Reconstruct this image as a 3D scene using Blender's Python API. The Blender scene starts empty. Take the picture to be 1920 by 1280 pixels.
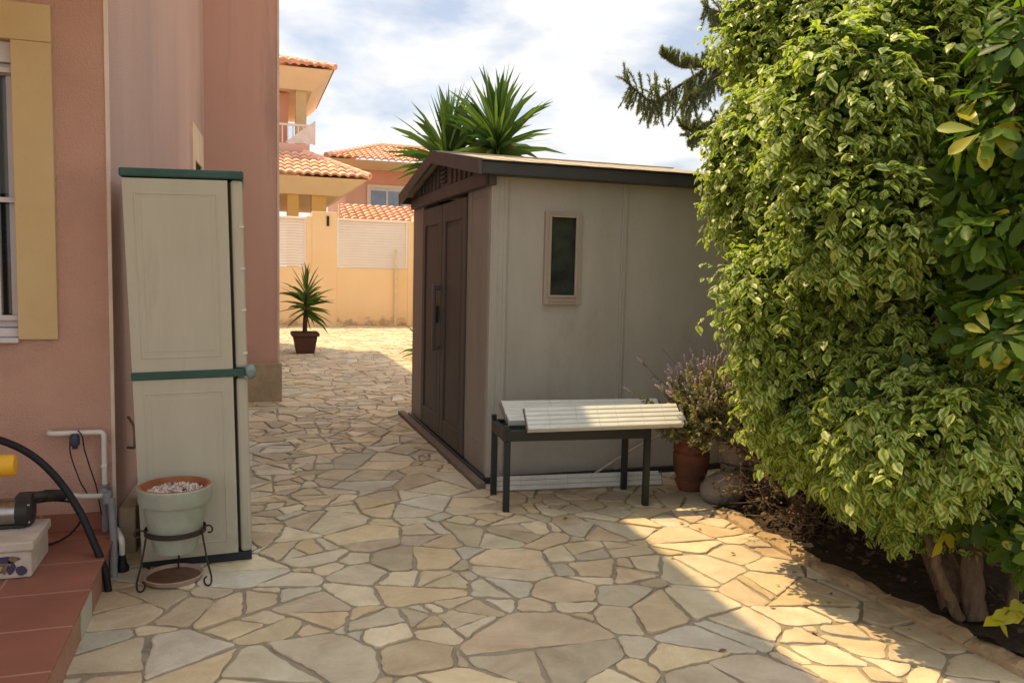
import bpy, bmesh, math, random
import numpy as np
from mathutils import Vector, Matrix
R = math.radians
rnd = random.Random(7)
rng = np.random.default_rng(7)
sc = bpy.context.scene
COL = sc.collection

# ---------------------------------------------------------------- camera, sky, sun, exposure
EYE = 1.4
YAW, PITCH, ROLL, FPX = R(18.539), R(4.872), R(1.335), 1510.0
fw = Vector((math.sin(YAW)*math.cos(PITCH), math.cos(YAW)*math.cos(PITCH), -math.sin(PITCH)))
r0 = Vector((math.cos(YAW), -math.sin(YAW), 0)); u0 = r0.cross(fw)
rt = r0*math.cos(ROLL) + u0*math.sin(ROLL); up = u0*math.cos(ROLL) - r0*math.sin(ROLL)
cam = bpy.data.objects.new('camera', bpy.data.cameras.new('camera')); COL.objects.link(cam)
m = Matrix((rt, up, -fw)).transposed().to_4x4(); m.translation = (0, 0, EYE); cam.matrix_world = m
cam.data.sensor_width = 36; cam.data.lens = FPX/1920*36; cam.data.clip_end = 3000; cam.data.clip_start = .05
sc.camera = cam

def ray(x, y): return rt*((x-960)/FPX) - up*((y-640)/FPX) + fw
def at(x, y, Y):
    d = ray(x, y); return Vector((0, 0, EYE)) + d*(Y/d.y)
def onz(x, y, z=0.):
    d = ray(x, y); return Vector((0, 0, EYE)) + d*((z-EYE)/d.z)

SUN = Vector((-.25, .33, 1)).normalized()
ELEV = math.asin(SUN.z); AZ = math.atan2(SUN.x, SUN.y)
world = bpy.data.worlds.new('World'); sc.world = world; world.use_nodes = True
nt = world.node_tree; nt.nodes.clear()
def N(nt, t, **k):
    n = nt.nodes.new(t)
    for a, b in k.items():
        if a.startswith('i_'): n.inputs[a[2:].replace('_', ' ')].default_value = b
        else: setattr(n, a, b)
    return n
sky = N(nt, 'ShaderNodeTexSky', sky_type='NISHITA', sun_disc=False, sun_elevation=ELEV, sun_rotation=AZ, dust_density=2.0)
tc = N(nt, 'ShaderNodeTexCoord'); sep = N(nt, 'ShaderNodeSeparateXYZ')
nt.links.new(tc.outputs['Generated'], sep.inputs[0])
zz = N(nt, 'ShaderNodeMath', operation='MAXIMUM'); zz.inputs[1].default_value = 0; nt.links.new(sep.outputs[2], zz.inputs[0])
za = N(nt, 'ShaderNodeMath', operation='ADD'); za.inputs[1].default_value = .22; nt.links.new(zz.outputs[0], za.inputs[0])
dx = N(nt, 'ShaderNodeMath', operation='DIVIDE'); dy = N(nt, 'ShaderNodeMath', operation='DIVIDE')
nt.links.new(sep.outputs[0], dx.inputs[0]); nt.links.new(za.outputs[0], dx.inputs[1])
nt.links.new(sep.outputs[1], dy.inputs[0]); nt.links.new(za.outputs[0], dy.inputs[1])
cb = N(nt, 'ShaderNodeCombineXYZ'); nt.links.new(dx.outputs[0], cb.inputs[0]); nt.links.new(dy.outputs[0], cb.inputs[1])
cn = N(nt, 'ShaderNodeTexNoise', i_Scale=2.1, i_Detail=10., i_Roughness=.55, i_Distortion=.25); nt.links.new(cb.outputs[0], cn.inputs['Vector'])
cr = N(nt, 'ShaderNodeValToRGB'); cr.color_ramp.elements[0].position = .37; cr.color_ramp.elements[1].position = .53
cr.color_ramp.elements[0].color = (.30, .30, .30, 1); cr.color_ramp.elements[1].color = (1, 1, 1, 1)
nt.links.new(cn.outputs['Fac'], cr.inputs[0])
cn2 = N(nt, 'ShaderNodeTexNoise', i_Scale=4.5, i_Detail=6., i_Roughness=.5); nt.links.new(cb.outputs[0], cn2.inputs['Vector'])
cr2 = N(nt, 'ShaderNodeValToRGB'); cr2.color_ramp.elements[0].position = .35; cr2.color_ramp.elements[1].position = .65
cr2.color_ramp.elements[0].color = (6.4, 6.45, 6.55, 1); cr2.color_ramp.elements[1].color = (7.5, 7.45, 7.4, 1)
nt.links.new(cn2.outputs['Fac'], cr2.inputs[0])
# overcast-bright zenith: clouds nearer the sun are brighter
vd = N(nt, 'ShaderNodeVectorMath', operation='DOT_PRODUCT'); nt.links.new(tc.outputs['Generated'], vd.inputs[0]); vd.inputs[1].default_value = SUN
gl = N(nt, 'ShaderNodeMapRange', clamp=True); gl.inputs[1].default_value = .55; gl.inputs[2].default_value = 1; gl.inputs[3].default_value = 1; gl.inputs[4].default_value = 2.6
nt.links.new(vd.outputs['Value'], gl.inputs[0])
cm = N(nt, 'ShaderNodeVectorMath', operation='SCALE'); nt.links.new(cr2.outputs[0], cm.inputs[0]); nt.links.new(gl.outputs[0], cm.inputs['Scale'])
skm = N(nt, 'ShaderNodeVectorMath', operation='SCALE'); skm.inputs['Scale'].default_value = 1.0; nt.links.new(sky.outputs[0], skm.inputs[0])
mx = N(nt, 'ShaderNodeMix', data_type='RGBA'); nt.links.new(cr.outputs[0], mx.inputs[0]); nt.links.new(skm.outputs[0], mx.inputs[6]); nt.links.new(cm.outputs[0], mx.inputs[7])
bg = N(nt, 'ShaderNodeBackground'); bg.inputs[1].default_value = .10; nt.links.new(mx.outputs[2], bg.inputs[0])
wo = N(nt, 'ShaderNodeOutputWorld'); nt.links.new(bg.outputs[0], wo.inputs[0])
sl = bpy.data.lights.new('sun', 'SUN'); sl.energy = 3.8; sl.angle = R(.5); sl.color = (1, .73, .38)
so = bpy.data.objects.new('sun', sl); COL.objects.link(so); so.rotation_euler = SUN.to_track_quat('Z', 'Y').to_euler()
sc.view_settings.view_transform = 'Standard'; sc.view_settings.look = 'None'; sc.view_settings.gamma = 1
sc.view_settings.exposure = .58

# ---------------------------------------------------------------- materials
def base(name, rough=.7, spec=.3):
    mt = bpy.data.materials.new(name); mt.use_nodes = True
    b = mt.node_tree.nodes['Principled BSDF']; b.inputs['Roughness'].default_value = rough
    b.inputs['Specular IOR Level'].default_value = spec
    return mt, mt.node_tree, b
def c4(c): return (c[0], c[1], c[2], 1)
def mat(name, c1, c2=None, scale=3., rough=.7, spec=.3, bump=0., bscale=60., stain=None, sscale=1.2, smin=.55, metal=0., streak=None, attr=None):
    """two-tone noise colour, optional stain layer, optional bump"""
    mt, t, b = base(name, rough, spec); L = t.links.new
    b.inputs['Metallic'].default_value = metal
    g = N(t, 'ShaderNodeNewGeometry'); pos = g.outputs['Position']
    if streak:
        mp = N(t, 'ShaderNodeMapping'); mp.inputs['Scale'].default_value = streak; L(pos, mp.inputs[0]); vec = mp.outputs[0]
    else: vec = pos
    if c2 is None: c2 = tuple(v*.82 for v in c1)
    n = N(t, 'ShaderNodeTexNoise', i_Scale=scale, i_Detail=7., i_Roughness=.62); L(vec, n.inputs['Vector'])
    r = N(t, 'ShaderNodeValToRGB'); r.color_ramp.elements[0].position = .33; r.color_ramp.elements[1].position = .67
    r.color_ramp.elements[0].color = c4(c2); r.color_ramp.elements[1].color = c4(c1); L(n.outputs['Fac'], r.inputs[0])
    out = r.outputs[0]
    if attr:
        a = N(t, 'ShaderNodeAttribute', attribute_name=attr)
        mu = N(t, 'ShaderNodeMix', data_type='RGBA', blend_type='MULTIPLY'); mu.inputs[0].default_value = 1
        L(out, mu.inputs[6]); L(a.outputs['Color'], mu.inputs[7]); out = mu.outputs[2]
    if stain:
        n2 = N(t, 'ShaderNodeTexNoise', i_Scale=sscale, i_Detail=8., i_Roughness=.7); L(vec, n2.inputs['Vector'])
        r2 = N(t, 'ShaderNodeMapRange', clamp=True); r2.inputs[1].default_value = smin; r2.inputs[2].default_value = smin+.18; L(n2.outputs['Fac'], r2.inputs[0])
        mu = N(t, 'ShaderNodeMix', data_type='RGBA'); L(r2.outputs[0], mu.inputs[0]); L(out, mu.inputs[6]); mu.inputs[7].default_value = c4(stain); out = mu.outputs[2]
    L(out, b.inputs['Base Color'])
    if bump:
        n3 = N(t, 'ShaderNodeTexNoise', i_Scale=bscale, i_Detail=4., i_Roughness=.6); L(pos, n3.inputs['Vector'])
        bp = N(t, 'ShaderNodeBump', i_Strength=bump, i_Distance=.016); L(n3.outputs['Fac'], bp.inputs['Height']); L(bp.outputs[0], b.inputs['Normal'])
    return mt
def leafmat(name, ca, cb_, margin=None, trans=.35, rough=.45, spec=.4, mw=.55, gloss=0):
    """leaf colour: green middle, optional pale margin along UV x; light passes through"""
    mt, t, b = base(name, rough, spec); L = t.links.new
    a = N(t, 'ShaderNodeAttribute', attribute_name='rand')
    r = N(t, 'ShaderNodeMix', data_type='RGBA'); L(a.outputs['Fac'], r.inputs[0]); r.inputs[6].default_value = c4(ca); r.inputs[7].default_value = c4(cb_)
    out = r.outputs[2]
    if margin:
        uv = N(t, 'ShaderNodeUVMap'); s = N(t, 'ShaderNodeSeparateXYZ'); L(uv.outputs[0], s.inputs[0])
        ab = N(t, 'ShaderNodeMath', operation='ABSOLUTE'); L(s.outputs[0], ab.inputs[0])
        g = N(t, 'ShaderNodeNewGeometry'); n = N(t, 'ShaderNodeTexNoise', i_Scale=70., i_Detail=2.); L(g.outputs['Position'], n.inputs['Vector'])
        ad = N(t, 'ShaderNodeMath', operation='MULTIPLY_ADD'); L(n.outputs['Fac'], ad.inputs[0]); ad.inputs[1].default_value = .9; L(ab.outputs[0], ad.inputs[2])
        ad2 = N(t, 'ShaderNodeMath', operation='MULTIPLY_ADD'); L(a.outputs['Fac'], ad2.inputs[0]); ad2.inputs[1].default_value = .35; L(ad.outputs[0], ad2.inputs[2])
        mr = N(t, 'ShaderNodeMapRange', clamp=True); mr.inputs[1].default_value = mw+.5; mr.inputs[2].default_value = mw+.72; L(ad2.outputs[0], mr.inputs[0])
        m2 = N(t, 'ShaderNodeMix', data_type='RGBA'); L(mr.outputs[0], m2.inputs[0]); L(out, m2.inputs[6]); m2.inputs[7].default_value = c4(margin); out = m2.outputs[2]
    L(out, b.inputs['Base Color'])
    tr = N(t, 'ShaderNodeBsdfTranslucent'); h = N(t, 'ShaderNodeVectorMath', operation='MULTIPLY'); L(out, h.inputs[0]); h.inputs[1].default_value = (1.35, 1.5, .6); L(h.outputs[0], tr.inputs[0])
    ms = N(t, 'ShaderNodeMixShader'); ms.inputs[0].default_value = trans
    L(b.outputs[0], ms.inputs[1]); L(tr.outputs[0], ms.inputs[2]); L(ms.outputs[0], t.nodes['Material Output'].inputs[0])
    return mt
M = {}
M['stucco'] = mat('stucco_salmon', (.68, .42, .33), (.62, .375, .29), 2.2, .9, .15, .9, 150, stain=(.50, .33, .26), sscale=.9, smin=.56)
M['stucco2'] = mat('stucco_salmon_rain_marked', (.66, .40, .315), (.57, .34, .265), 1.6, .9, .15, .35, 200, streak=(1, 1, .12), stain=(.36, .24, .20), sscale=1.3, smin=.58)
M['stucco_side_lit'] = mat('stucco_salmon_side_lit', (.66, .44, .36), (.58, .37, .30), 1.4, .9, .15, .6, 180, streak=(1, 1, .25), stain=(.50, .36, .31), sscale=1.2, smin=.55)  # same salmon paint, made paler: the side wall's brighter light is in the colour
M['ochre'] = mat('ochre_paint', (.62, .48, .26), (.57, .43, .225), 3, .85, .2, .35, 220)
M['bead'] = mat('corner_bead_plastic', (.76, .62, .51), None, 5, .6)
M['plinth'] = mat('limestone_plinth', (.50, .40, .27), (.38, .30, .20), 8, .9, .2, .6, 60, stain=(.25, .2, .14), sscale=4)
M['tile_floor'] = None
M['alu'] = mat('white_lacquered_aluminium', (.62, .60, .62), (.52, .50, .53), 6, .4, .5)
M['glass_dark'] = mat('dark_window_glass', (.03, .035, .04), (.015, .018, .02), 1.5, .06, .8)
M['shadow'] = mat('dark_interior', (.03, .022, .018), None, 3, .9)
M['cab'] = mat('grey_beige_resin', (.46, .44, .35), (.42, .395, .31), 2.2, .55, .35, .08, 300, streak=(3, 3, .6), stain=(.37, .34, .26), sscale=2.2, smin=.60)
M['green'] = mat('dark_green_resin', (.025, .09, .07), (.015, .06, .05), 9, .5, .4, stain=(.1, .15, .13), sscale=6, smin=.6)
M['grey_green'] = mat('weathered_blue_grey_resin', (.24, .30, .30), (.13, .18, .18), 30, .6)
M['blackbase'] = mat('black_resin', (.02, .022, .03), None, 10, .5, .4)
M['shed'] = mat('taupe_resin_wall', (.45, .42, .365), (.375, .348, .30), 1.6, .6, .3, .3, 90, streak=(1.5, 1.5, .5), stain=(.335, .30, .25), sscale=1.3, smin=.56)
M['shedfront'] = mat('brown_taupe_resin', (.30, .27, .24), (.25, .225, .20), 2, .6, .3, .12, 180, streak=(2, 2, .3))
M['door'] = mat('dark_brown_resin', (.082, .080, .078), (.060, .058, .056), 2, .55, .35, .15, 160, streak=(3, 3, .3))
M['fascia'] = mat('charcoal_resin', (.05, .05, .048), (.035, .035, .035), 5, .5, .4)
M['gable'] = mat('brown_gable_resin', (.092, .078, .074), (.068, .057, .056), 6, .55, .35, .1, 100)
M['shedroof'] = mat('bleached_roof_resin', (.44, .385, .30), (.38, .33, .25), 4, .8, .2, .1, 80)
M['woodbase'] = mat('weathered_timber', (.23, .175, .135), (.14, .105, .08), 14, .85, .2, .5, 60, streak=(8, .8, 8))
M['bench'] = mat('blackish_green_metal_paint', (.009, .014, .014), (.007, .010, .011), 14, .45, .5, stain=(.05, .05, .04), sscale=9, smin=.62)
M['slat'] = mat('off_white_plastic', (.66, .66, .60), (.56, .56, .50), 6, .5, .4, .05, 100, streak=(1, 6, 6), stain=(.42, .40, .33), sscale=9, smin=.63)
M['pvc'] = mat('white_pvc_pipe', (.68, .66, .62), (.58, .55, .50), 12, .4, .4)
M['greypipe'] = mat('grey_pvc_pipe', (.26, .26, .27), (.2, .2, .21), 12, .5)
M['rubber'] = mat('black_rubber', (.012, .012, .015), None, 20, .55, .3, .2, 90)
M['blackplastic'] = mat('black_moulded_plastic', (.022, .02, .02), (.03, .026, .024), 30, .5, .4)
M['blueplastic'] = mat('blue_grey_plastic', (.035, .05, .085), (.025, .03, .05), 30, .5, .4)
M['steel'] = mat('brushed_stainless', (.42, .40, .38), (.33, .31, .29), 9, .3, .5, metal=1, streak=(30, 1, 1))
M['yellow'] = mat('yellow_plastic', (.75, .42, .02), (.68, .36, .015), 9, .45, .4)
M['foam'] = mat('dusty_white_foam', (.58, .50, .43), (.46, .39, .33), 12, .9, .1, .3, 120)
M['terracotta'] = mat('terracotta', (.42, .16, .08), (.30, .11, .055), 12, .85, .2, .3, 120, stain=(.35, .24, .17), sscale=7, smin=.58)
M['terradark'] = mat('old_terracotta', (.27, .10, .055), (.15, .06, .035), 9, .9, .15, .5, 60, stain=(.10, .07, .05), sscale=5, smin=.52)
M['potgreen'] = mat('pale_green_glaze_on_clay', (.34, .37, .30), (.28, .31, .25), 16, .65, .3, .2, 90, stain=(.42, .19, .10), sscale=9, smin=.655)
M['rusty'] = mat('dark_wrought_iron', (.045, .028, .022), (.03, .02, .017), 40, .7, .3, .3, 200)
M['saucer'] = mat('worn_clay_saucer', (.46, .33, .27), (.36, .25, .2), 14, .8)
M['mud'] = mat('dried_mud', (.17, .095, .055), (.12, .065, .04), 14, .95)
M['gravel'] = mat('mixed_pebbles', (1, 1, 1), (.8, .8, .8), 40, .8, attr='col')
M['potbrown'] = mat('brown_plastic_pot', (.11, .05, .035), (.09, .04, .03), 12, .6)
M['soil'] = mat('dark_garden_soil', (.07, .05, .035), (.04, .03, .022), 18, .95, .1, 1, 40)
M['bark'] = mat('grey_brown_bark', (.18, .12, .08), (.09, .062, .045), 14, .9, .1, .7, 50, streak=(3, 3, .7))
M['barkdark'] = mat('dark_bark', (.09, .065, .05), (.05, .038, .03), 14, .9, .1, .7, 50)
M['curb'] = mat('tan_edging_stone', (.42, .30, .17), (.30, .21, .12), 10, .85, .2, .7, 30, stain=(.12, .09, .06), sscale=4, smin=.6)
M['mortar'] = mat('grey_sand_mortar', (.41, .345, .25), (.33, .275, .20), 9, .95, .1, .8, 140, stain=(.15, .12, .09), sscale=2.2)
M['yellowwall'] = mat('yellow_render', (.88, .69, .42), (.84, .64, .37), 1.1, .9, .1, .3, 100)
M['louvre'] = mat('cream_louvre', (.92, .88, .80), (.88, .84, .76), 3, .6)
M['cream'] = mat('cream_render', (.78, .66, .46), (.73, .60, .41), 1.5, .9)
M['orange'] = mat('orange_render', (.68, .34, .22), (.62, .30, .19), 1, .9)
M['pinkwall'] = mat('pale_pink_render', (.72, .44, .33), (.68, .40, .30), 1, .9)
M['rooftile'] = mat('clay_roof_tile', (.86, .50, .35), (.74, .39, .26), 7, .85, attr='col')
M['ground'] = mat('dry_earth', (.36, .28, .18), (.28, .22, .14), .4, .95)
M['stonejar'] = mat('grey_pitted_stoneware', (.30, .25, .21), (.20, .165, .14), 12, .9, .1, .8, 50)
M['dry'] = mat('dry_twigs', (.24, .18, .125), (.15, .11, .08), 20, .9)
M['purple'] = mat('faded_lavender_flower', (.44, .36, .38), (.34, .27, .29), 30, .9)
M['lilacprint'] = mat('dark_purple_print', (.06, .05, .11), None, 30, .7)
M['brownprint'] = mat('brown_print', (.22, .13, .08), None, 30, .7)
M['glassfar'] = mat('blue_reflecting_window', (.16, .22, .33), (.28, .34, .42), 1.2, .2, .6)
M['ficus'] = leafmat('variegated_leaf', (.10, .19, .03), (.19, .27, .045), (.42, .47, .13), .44, .38, .45, .40)
M['scheff'] = leafmat('glossy_green_leaf', (.035, .085, .008), (.12, .20, .016), None, .48, .42, .28)
M['scheffy'] = leafmat('yellow_splashed_leaf', (.50, .42, .03), (.30, .34, .03), None, .4, .3, .5)
M['yucca'] = leafmat('yucca_leaf', (.055, .13, .035), (.15, .24, .06), None, .25, .45, .3)
M['deadblade'] = leafmat('dead_yucca_leaf', (.30, .22, .12), (.20, .14, .08), None, .15, .8, .1)
M['pine'] = leafmat('pine_needles', (.11, .135, .07), (.26, .28, .15), None, .35, .6, .2)
M['lav'] = leafmat('dusty_grey_green_leaf', (.30, .30, .14), (.25, .21, .13), None, .4, .7, .2)

def tilefloor():
    mt, t, b = base('terracotta_floor_tiles', .55, .35); L = t.links.new
    g = N(t, 'ShaderNodeNewGeometry'); mp = N(t, 'ShaderNodeMapping'); mp.inputs['Location'].default_value = (.555, -3.02, 0); L(g.outputs['Position'], mp.inputs[0])
    br = N(t, 'ShaderNodeTexBrick', offset=0., squash=1.); br.inputs['Scale'].default_value = 1; br.inputs['Brick Width'].default_value = .33; br.inputs['Row Height'].default_value = .33
    br.inputs['Mortar Size'].default_value = .005; br.inputs['Color1'].default_value = (.27, .105, .07, 1); br.inputs['Color2'].default_value = (.235, .09, .058, 1); br.inputs['Mortar'].default_value = (.36, .2, .15, 1)
    L(mp.outputs[0], br.inputs['Vector'])
    n = N(t, 'ShaderNodeTexNoise', i_Scale=5., i_Detail=6.); L(g.outputs['Position'], n.inputs['Vector'])
    mr = N(t, 'ShaderNodeMapRange'); mr.inputs[3].default_value = .72; mr.inputs[4].default_value = 1.3; L(n.outputs['Fac'], mr.inputs[0])
    s = N(t, 'ShaderNodeVectorMath', operation='SCALE'); L(br.outputs[0], s.inputs[0]); L(mr.outputs[0], s.inputs['Scale']); L(s.outputs[0], b.inputs['Base Color'])
    return mt
M['tile_floor'] = tilefloor()
def stonemat():
    mt, t, b = base('flagstone', .75, .25); L = t.links.new
    g = N(t, 'ShaderNodeNewGeometry'); a = N(t, 'ShaderNodeAttribute', attribute_name='col')
    n = N(t, 'ShaderNodeTexNoise', i_Scale=5., i_Detail=9., i_Roughness=.65, i_Distortion=.6); L(g.outputs['Position'], n.inputs['Vector'])
    r = N(t, 'ShaderNodeValToRGB'); r.color_ramp.elements[0].position = .3; r.color_ramp.elements[1].position = .68
    r.color_ramp.elements[0].color = (.78, .72, .62, 1); r.color_ramp.elements[1].color = (1.08, 1.07, 1.02, 1); L(n.outputs['Fac'], r.inputs[0])
    mu = N(t, 'ShaderNodeVectorMath', operation='MULTIPLY'); L(a.outputs['Color'], mu.inputs[0]); L(r.outputs[0], mu.inputs[1])
    n2 = N(t, 'ShaderNodeTexNoise', i_Scale=1.1, i_Detail=6., i_Roughness=.6); L(g.outputs['Position'], n2.inputs['Vector'])
    mr = N(t, 'ShaderNodeMapRange', clamp=True); mr.inputs[1].default_value = .52; mr.inputs[2].default_value = .72; mr.inputs[4].default_value = .55; L(n2.outputs['Fac'], mr.inputs[0])
    mx = N(t, 'ShaderNodeMix', data_type='RGBA'); L(mr.outputs[0], mx.inputs[0]); L(mu.outputs[0], mx.inputs[6]); mx.inputs[7].default_value = (.33, .26, .18, 1)
    L(mx.outputs[2], b.inputs['Base Color'])
    n3 = N(t, 'ShaderNodeTexNoise', i_Scale=26., i_Detail=8., i_Roughness=.7); L(g.outputs['Position'], n3.inputs['Vector'])
    bp = N(t, 'ShaderNodeBump', i_Strength=.85, i_Distance=.014); L(n3.outputs['Fac'], bp.inputs['Height']); L(bp.outputs[0], b.inputs['Normal'])
    return mt
M['flag'] = stonemat()

def splash(mt, col, height, amount=.6, sc_=3.):
    """rain-splashed dirt with a ragged top edge, above the foot of a wall"""
    t = mt.node_tree; b = t.nodes['Principled BSDF']; old = b.inputs['Base Color'].links[0].from_socket; L = t.links.new
    g = N(t, 'ShaderNodeNewGeometry'); s3 = N(t, 'ShaderNodeSeparateXYZ'); L(g.outputs['Position'], s3.inputs[0])
    n = N(t, 'ShaderNodeTexNoise', i_Scale=sc_, i_Detail=9., i_Roughness=.78); L(g.outputs['Position'], n.inputs['Vector'])
    ml = N(t, 'ShaderNodeMath', operation='MULTIPLY_ADD'); L(s3.outputs[2], ml.inputs[0]); ml.inputs[1].default_value = -.25/height; L(n.outputs['Fac'], ml.inputs[2])
    mr = N(t, 'ShaderNodeMapRange', clamp=True); mr.inputs[1].default_value = .30; mr.inputs[2].default_value = .52; mr.inputs[4].default_value = amount; L(ml.outputs[0], mr.inputs[0])
    m = N(t, 'ShaderNodeMix', data_type='RGBA'); L(mr.outputs[0], m.inputs[0]); L(old, m.inputs[6]); m.inputs[7].default_value = c4(col); L(m.outputs[2], b.inputs['Base Color'])
splash(M['stucco'], (.36, .25, .19), .42, .5, 4.); splash(M['stucco2'], (.36, .26, .20), .5, .5, 3.)
splash(M['shed'], (.32, .285, .23), .26, .5, 5.); splash(M['shedfront'], (.22, .19, .16), .25, .5, 5.); splash(M['door'], (.13, .115, .095), .25, .55, 6.)
splash(M['cab'], (.30, .26, .19), .22, .5, 6.)

# ---------------------------------------------------------------- mesh helpers
class MB:
    def __init__(s): s.v = []; s.f = []; s.c = []; s.sm = []
    def add(s, vs, fs, col=None, smooth=False):
        o = len(s.v); s.v += [tuple(v) for v in vs]
        for f in fs: s.f.append(tuple(i+o for i in f)); s.c.append(col or (1, 1, 1)); s.sm.append(smooth)
        return s
    def box(s, x0, x1, y0, y1, z0, z1, M_=None):
        vs = [Vector(p) for p in ((x0,y0,z0),(x1,y0,z0),(x1,y1,z0),(x0,y1,z0),(x0,y0,z1),(x1,y0,z1),(x1,y1,z1),(x0,y1,z1))]
        if M_ is not None: vs = [M_ @ v for v in vs]
        return s.add(vs, [(3,2,1,0),(4,5,6,7),(0,1,5,4),(1,2,6,5),(2,3,7,6),(3,0,4,7)])
    def prism(s, poly, z0, z1, M_=None):
        a = sum(poly[i][0]*poly[(i+1) % len(poly)][1]-poly[(i+1) % len(poly)][0]*poly[i][1] for i in range(len(poly)))
        if a < 0: poly = poly[::-1]
        n = len(poly); vs = [Vector((x, y, z0)) for x, y in poly]+[Vector((x, y, z1)) for x, y in poly]
        if M_ is not None: vs = [M_ @ v for v in vs]
        return s.add(vs, [tuple(range(n))[::-1], tuple(range(n, 2*n))]+[(i, (i+1) % n, n+(i+1) % n, n+i) for i in range(n)])
    def tube(s, pts, rad, k=8, cap=True):
        pts = [Vector(p) for p in pts]; n = len(pts)
        if not hasattr(rad, '__len__'): rad = [rad]*n
        vs = []; ref = None
        for i, p in enumerate(pts):
            d = (pts[min(i+1, n-1)]-pts[max(i-1, 0)]).normalized()
            if ref is None: ref = d.orthogonal().normalized()
            ref = (ref-d*ref.dot(d)).normalized(); b = d.cross(ref)
            for j in range(k):
                a = 2*math.pi*j/k; vs.append(p+(ref*math.cos(a)+b*math.sin(a))*rad[i])
        fs = [(i*k+j, i*k+(j+1) % k, (i+1)*k+(j+1) % k, (i+1)*k+j) for i in range(n-1) for j in range(k)]
        if cap: fs += [tuple(range(k))[::-1], tuple(range((n-1)*k, n*k))]
        return s.add(vs, fs, smooth=True)
    def lathe(s, prof, c=(0, 0, 0), k=32, M_=None, cap=True, wob=None):
        vs = []
        for i, (r_, z) in enumerate(prof):
            for j in range(k):
                a = 2*math.pi*j/k; q = r_*(1+(wob(i, j) if wob else 0)); vs.append(Vector((q*math.cos(a), q*math.sin(a), z)))
        if M_ is not None: vs = [M_ @ v for v in vs]
        vs = [v+Vector(c) for v in vs]; n = len(prof)
        fs = [(i*k+j, i*k+(j+1) % k, (i+1)*k+(j+1) % k, (i+1)*k+j) for i in range(n-1) for j in range(k)]
        if cap: fs += [tuple(range(k))[::-1], tuple(range((n-1)*k, n*k))]
        return s.add(vs, fs, smooth=True)
    def build(s, name, mt, parent=None, bevel=0, col=False):
        me = bpy.data.meshes.new(name); me.from_pydata(s.v, [], s.f); me.polygons.foreach_set('use_smooth', s.sm)
        if col:
            ca = me.color_attributes.new('col', 'FLOAT_COLOR', 'CORNER'); arr = []
            for p, c in zip(me.polygons, s.c): arr += [c[0], c[1], c[2], 1]*p.loop_total
            ca.data.foreach_set('color', arr)
        return link(name, me, mt, parent, bevel)
def link(name, me, mt, parent=None, bevel=0):
    me.materials.append(mt); me.update()
    if any(p.use_smooth for p in me.polygons[:4]):
        try: me.set_sharp_from_angle(angle=R(38))
        except Exception: pass
    o = bpy.data.objects.new(name, me); COL.objects.link(o)
    if parent: o.parent = parent; o.matrix_parent_inverse = parent.matrix_basis.inverted()
    if bevel:
        b = o.modifiers.new('bevel', 'BEVEL'); b.width = bevel; b.segments = 2; b.limit_method = 'ANGLE'; b.angle_limit = R(50)
    return o
def tag(o, label=None, cat=None, group=None, kind=None):
    for k, v in (('label', label), ('category', cat), ('group', group), ('kind', kind)):
        if v: o[k] = v
    return o
def thing(name, loc, label, cat, group=None):
    o = bpy.data.objects.new(name, None); COL.objects.link(o); o.location = loc; o.empty_display_size = .1
    o.matrix_basis = Matrix.Translation(loc)
    return tag(o, label, cat, group)
def struct(o): o['kind'] = 'structure'; return o
def cluster(name, tv, tf, uvx, mats4, rand, mt, parent=None):
    """many copies of one small leaf in ONE mesh. mats4: (n,3,3) axes with size, (n,3) positions"""
    A, P = mats4; tv = np.array(tv, float); n, k = len(P), len(tv)
    V = np.einsum('nij,kj->nki', A, tv)+P[:, None, :]
    loops = [i for f in tf for i in f]; L = len(loops); nf = len(tf)
    me = bpy.data.meshes.new(name); me.vertices.add(n*k); me.vertices.foreach_set('co', V.reshape(-1).astype(np.float32))
    me.loops.add(n*L); me.loops.foreach_set('vertex_index', (np.array(loops)[None, :]+np.arange(n)[:, None]*k).reshape(-1).astype(np.int32))
    me.polygons.add(n*nf); tot = np.array([len(f) for f in tf]); st = np.concatenate([[0], np.cumsum(tot)[:-1]])
    me.polygons.foreach_set('loop_start', (st[None, :]+np.arange(n)[:, None]*L).reshape(-1).astype(np.int32))
    me.update(calc_edges=True)
    uv = me.uv_layers.new(name='UVMap'); u = np.zeros((n, L, 2), np.float32); u[:, :, 0] = np.array(uvx)[loops][None, :]; uv.data.foreach_set('uv', u.reshape(-1))
    at_ = me.attributes.new('rand', 'FLOAT', 'FACE'); at_.data.foreach_set('value', np.repeat(rand, nf).astype(np.float32))
    return link(name, me, mt, parent)
def frames(d, nrm):
    """columns: side, along, normal"""
    d = d/np.linalg.norm(d, axis=1, keepdims=True)
    s = np.cross(d, nrm); s /= np.linalg.norm(s, axis=1, keepdims=True)+1e-9
    n = np.cross(s, d); return np.stack([s, d, n], axis=2)
LEAF_V = [(0,0,0), (-.26,.28,.05), (-.27,.58,.045), (0,.30,-.02), (0,.62,-.03), (.26,.28,.05), (.27,.58,.045), (0,1,-.10)]
LEAF_F = [(0,3,1), (1,3,4,2), (2,4,7), (0,5,3), (3,5,6,4), (4,6,7)]
LEAF_U = [.2, -1, -1, 0, 0, 1, 1, .8]
def rotz(a, c=(0, 0, 0)): return Matrix.Translation(c) @ Matrix.Rotation(a, 4, 'Z') @ Matrix.Translation(-Vector(c))

# ================================================================ SETTING
g = MB(); g.add([(-400,-400,-.03),(400,-400,-.03),(400,900,-.03),(-400,900,-.03)], [(0,1,2,3)]); struct(g.build('ground', M['ground']))
g = MB(); g.add([(-4,-6,-.001),(5.2,-6,-.001),(5.2,20.07,-.001),(-4,20.07,-.001)], [(0,1,2,3)]); struct(g.build('mortar_bed', M['mortar']))

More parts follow.
